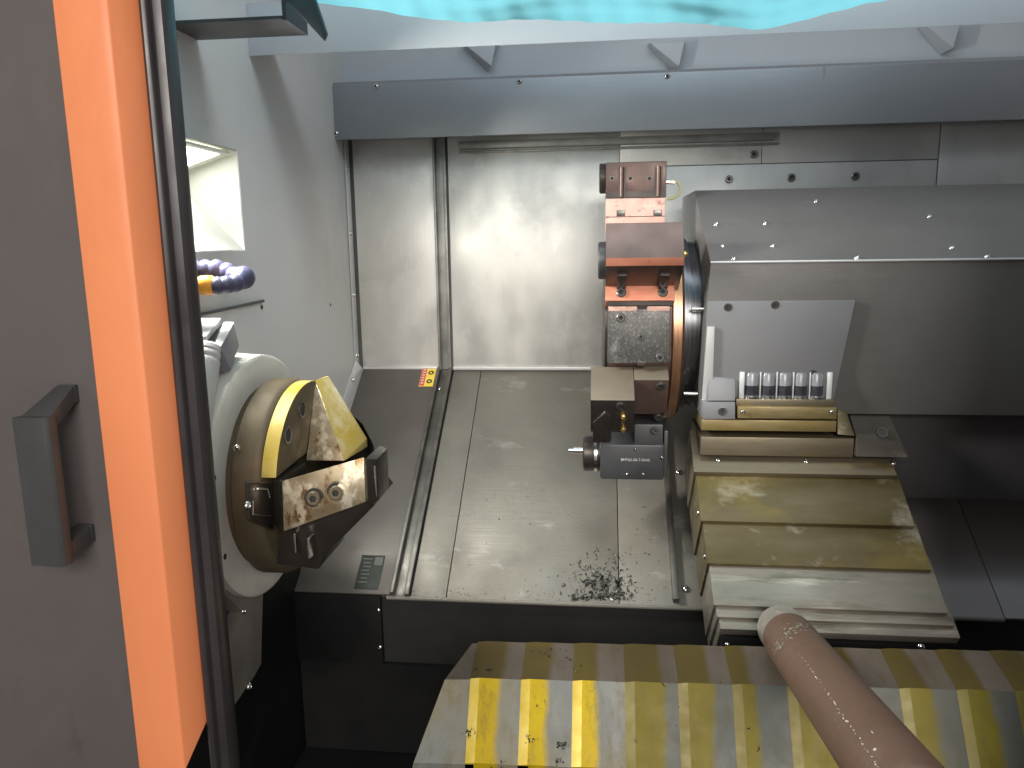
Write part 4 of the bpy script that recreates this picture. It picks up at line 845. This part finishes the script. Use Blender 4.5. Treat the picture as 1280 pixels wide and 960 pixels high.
# ---- yellow way cover along the front, slat by slat
TY = 0.885                                     # back edge of its top
zc0 = onY(720, 806, TY).z
CY = TY - .062; zcr = onY(720, 853, CY).z
FYn = CY - .05; zfr = onY(600, 954, FYn).z
pitch_p = [(588, 850), (1195, 872)]
xa_ = onY(588, 850, CY).x; xb_ = onY(1195, 871, CY).x
PITCH = (xb_ - xa_) / 9
zc_cover = thing('way_cover', (xa_, CY, zfr), 'long telescopic way cover of overlapping yellow-stained steel slats', 'way cover')
def cprof(X, o_):
    return [Vector((X, TY + .004, zc0 - .06)), Vector((X, TY, zc0 + o_)), Vector((X, CY, zcr + o_)), Vector((X, FYn, zfr + o_)), Vector((X, FYn, zfr - .03)), Vector((X, TY + .004, zfr - .03))]
RISE = .0016
def slat(X0, X1, o_, first=False, taper=0.0, fm=None):
    A0 = cprof(X0, o_ - RISE * .9 if not first else o_ - .004); A1 = cprof(X0 + .011, o_); A2 = cprof(X1 + .012, o_)
    if taper:
        A0 = [p + Vector((taper * 0.3 if k in (1, 2) else 0, 0, 0)) for k, p in enumerate(A0)]
    n = 6; v = A0 + A1 + A2
    f = [tuple(range(n))[::-1], tuple(range(2 * n, 3 * n))]
    for j in range(2): f += [(j * n + i, j * n + (i + 1) % n, (j + 1) * n + (i + 1) % n, (j + 1) * n + i) for i in range(n)]
    x_ = X0 + .0105
    return obj('slat', (v, f), None, zc_cover, smooth=20, origin=(X0 + PITCH * .52, CY, zcr), mats=[fm or slat_front, slat_top, slat_bevel if fm is slat_front else slat_bevel2], matfn=lambda c, n_: (2 if (c.x < x_ and c.y < CY - .001) else (1 if c.y > CY - .0005 else 0)))
e0_ = onY(556, 850, CY).x
end_ = cprof(e0_, -.0045)
for k_, px_ in ((1, 590), (3, 517), (4, 512), (5, 560), (0, 585)): end_[k_].x = (CAM + ray(px_, 480 + F * ((end_[k_] - CAM).dot(down) / (end_[k_] - CAM).dot(fwd))) * ((end_[k_].y) / ray(px_, 480 + F * ((end_[k_] - CAM).dot(down) / (end_[k_] - CAM).dot(fwd))).y)).x
first = obj('slat', hexa(end_, cprof(xa_ + .01, -.0022)), None, zc_cover, smooth=20, origin=(e0_ - .075, CY, zcr), mats=[slat_front, slat_top], matfn=lambda c, n_: 1 if c.y > CY - .0005 else 0)
for i in range(13):
    slat(xa_ + i * PITCH, xa_ + (i + 1) * PITCH, i * RISE, fm=slat_front if i < 3 else slat_olive)
# ---- round bar
rb_ = 0.0305
far_c = (977, 786); near_c = (1112, 962)
def at_depth(px, py, d): return CAM + ray(px, py) / F * d
d_far = F * 2 * rb_ / 61.0; d_near = F * 2 * rb_ / 104.0
Pf = at_depth(*far_c, d_far); Pn = at_depth(*near_c, d_near)
bd = (Pn - Pf).normalized()
bar = thing('steel_bar', Pf, 'round reddish-brown steel bar with bare metal end lying over the way cover', 'bar')
Lb = (Pn - Pf).length + .12
Ps = Pf - bd * .0
obj('shaft', lathe(Ps + bd * .046, bd, [(0, rb_ - .0012), (.0015, rb_), (Lb, rb_), (Lb + .002, rb_ - .002)], 64), bar_brown, bar, smooth=40)
obj('bare_end', lathe(Ps - bd * .004, bd, [(0, rb_ - .006), (.004, rb_ - .001), (.046, rb_ - .0006), (.052, rb_ - .0014)], 64), bar_bare, bar, smooth=40)
def on_bar(px, py):
    d = ray(px, py).normalized(); m_ = CAM - Pf
    dp = d - bd * d.dot(bd); mp_ = m_ - bd * m_.dot(bd)
    a2 = dp.dot(dp); b2_ = 2 * dp.dot(mp_); c2 = mp_.dot(mp_) - (rb_ + .0001) ** 2; di = b2_ * b2_ - 4 * a2 * c2
    if di < 0: raise ValueError
    t2 = (-b2_ - math.sqrt(di)) / (2 * a2); p = CAM + d * t2; ax = Pf + bd * (p - Pf).dot(bd); return p, (p - ax).normalized()
sv, sf = [], []
def dab(px, py, l_, w_):
    p, n_ = on_bar(px, py); side = n_.cross(bd).normalized(); b = len(sv)
    for k_ in range(7):
        a_ = 2 * math.pi * k_ / 7; rr = random.uniform(.6, 1.2); sv.append(p + bd * math.cos(a_) * l_ * rr + side * math.sin(a_) * w_ * rr)
    sf.append(tuple(range(b, b + 7)))
for k_ in range(46):
    u_ = k_ / 45 + random.uniform(-.012, .012); 
    if random.random() < .12: continue
    dab(1000 + 99 * u_ + random.gauss(0, 1.0), 818 + 142 * u_, random.uniform(.0006, .0026), random.uniform(.0003, .0007))
dab(1093, 937, .0022, .0016); dab(1010, 783, .0035, .0006); dab(1090, 915, .003, .0004); dab(1012, 788, .002, .0005)
obj('scratch', (sv, sf), scratch_mat, bar)
sv, sf = [], []
rb_ += .0003
for k_ in range(70):
    u_ = random.random(); cx_ = 958 + 58 * u_; cy_ = 822 - 40 * u_ - 14 * math.sin(u_ * 3.1)
    try: dab(cx_ + random.gauss(2, 3), cy_ + random.gauss(-1, 5), random.uniform(.0008, .0045), random.uniform(.0006, .0024))
    except ValueError: pass
for k_ in range(26):
    try: dab(random.uniform(975, 1120), random.uniform(830, 955), random.uniform(.0004, .0012), random.uniform(.0003, .0008))
    except ValueError: pass
rb_ -= .0003
obj('bare_flakes', (sv, sf), bar_bare, bar)
# ---- metal chips
def chips(spots):
    V, Fc = [], []
    for (p, n_, sz) in spots:
        _, u, w2 = frame_for(n_); a_ = random.uniform(0, 6.28); d = u * math.cos(a_) + w2 * math.sin(a_); e = Vector(n_).cross(d)
        L_ = sz * random.uniform(.6, 2.2); k = random.uniform(.1, .6) * sz; b = len(V); hgt = sz * random.uniform(.05, .6); wdt = sz * random.uniform(.25, .6)
        for j in range(4):
            tt = j / 3 - .5
            c = Vector(p) + d * tt * L_ + e * (k * (tt * tt * 4)) + Vector(n_) * (hgt * (1 - 4 * tt * tt) + .0004 + sz * .1)
            V += [c - e * wdt * .5, c + e * wdt * .5 + Vector(n_) * wdt * random.uniform(-.3, .6)]
        for j in range(3): Fc.append((b + 2 * j, b + 2 * j + 1, b + 2 * j + 3, b + 2 * j + 2))
    return V, Fc
sp_ = []
for _ in range(420):
    x = random.gauss(752, 22); y = random.gauss(728, 18)
    if y > 751 or x > 850: continue
    if y < 700: x = random.gauss(760, 20)
    sp_.append((onS(x, y, .0004), SN, random.uniform(.0014, .0036)))
for _ in range(170):
    x = random.uniform(715, 790); y = 750 - abs(random.gauss(0, 6)); sp_.append((onS(x, y, .0006), SN, random.uniform(.0014, .0038)))
for _ in range(60):
    sp_.append((onS(random.uniform(560, 850), random.uniform(600, 748), .0004), SN, random.uniform(.0012, .0022)))
for _ in range(34): sp_.append((onS(random.gauss(757, 15), min(748, random.gauss(733, 9)), .0006), SN, random.uniform(.004, .0075)))
for _ in range(150): sp_.append((onS(random.uniform(510, 850), 751 - abs(random.gauss(0, 9)), .0004), SN, random.uniform(.0008, .0018)))
tag(obj('swarf', chips(sp_), swarf_mat), 'scattered heap of small dark metal chips at the front edge of the bed', 'metal chips', kind='stuff')
fnm = Vector((0, -(zcr - zfr), CY - FYn)).normalized()
if fnm.z < 0: fnm = -fnm
tnm = Vector((0, (zcr - zc0), TY - CY)).normalized()
sp2 = []
for cx, cy, sd, n in ((703, 931, 3, 26), (663, 924, 4, 12), (697, 952, 3, 14), (583, 915, 4, 12), (680, 880, 6, 4), (880, 910, 60, 8), (620, 950, 16, 5)):
    for _ in range(n):
        x = random.gauss(cx, sd); y = min(965, random.gauss(cy, sd * .5)); q_ = on_plane(x, y, Vector((0, CY, zcr + .006)), fnm)
        k = max(0, int((q_.x - xa_) / PITCH)); q_ = on_plane(x, y, Vector((0, CY, zcr + k * RISE)), fnm); sp2.append((q_, fnm, random.uniform(.0012, .003)))
for cx, cy, sd, n in ((611, 837, 2, 10), (597, 836, 1.5, 4), (690, 815, 14, 14), (720, 835, 10, 8)):
    for _ in range(n):
        x = random.gauss(cx, sd); y = max(812, random.gauss(cy, sd * .5)); q_ = on_plane(x, y, Vector((0, CY, zcr + .001)), tnm)
        k = max(0, int((q_.x - xa_) / PITCH)); q_ = on_plane(x, y, Vector((0, CY, zcr + k * RISE)), tnm); sp2.append((q_, tnm, random.uniform(.0012, .0028)))
tag(obj('swarf', chips(sp2), swarf_mat), 'few dark metal crumbs lying on the yellow way cover slats', 'metal chips', kind='stuff')
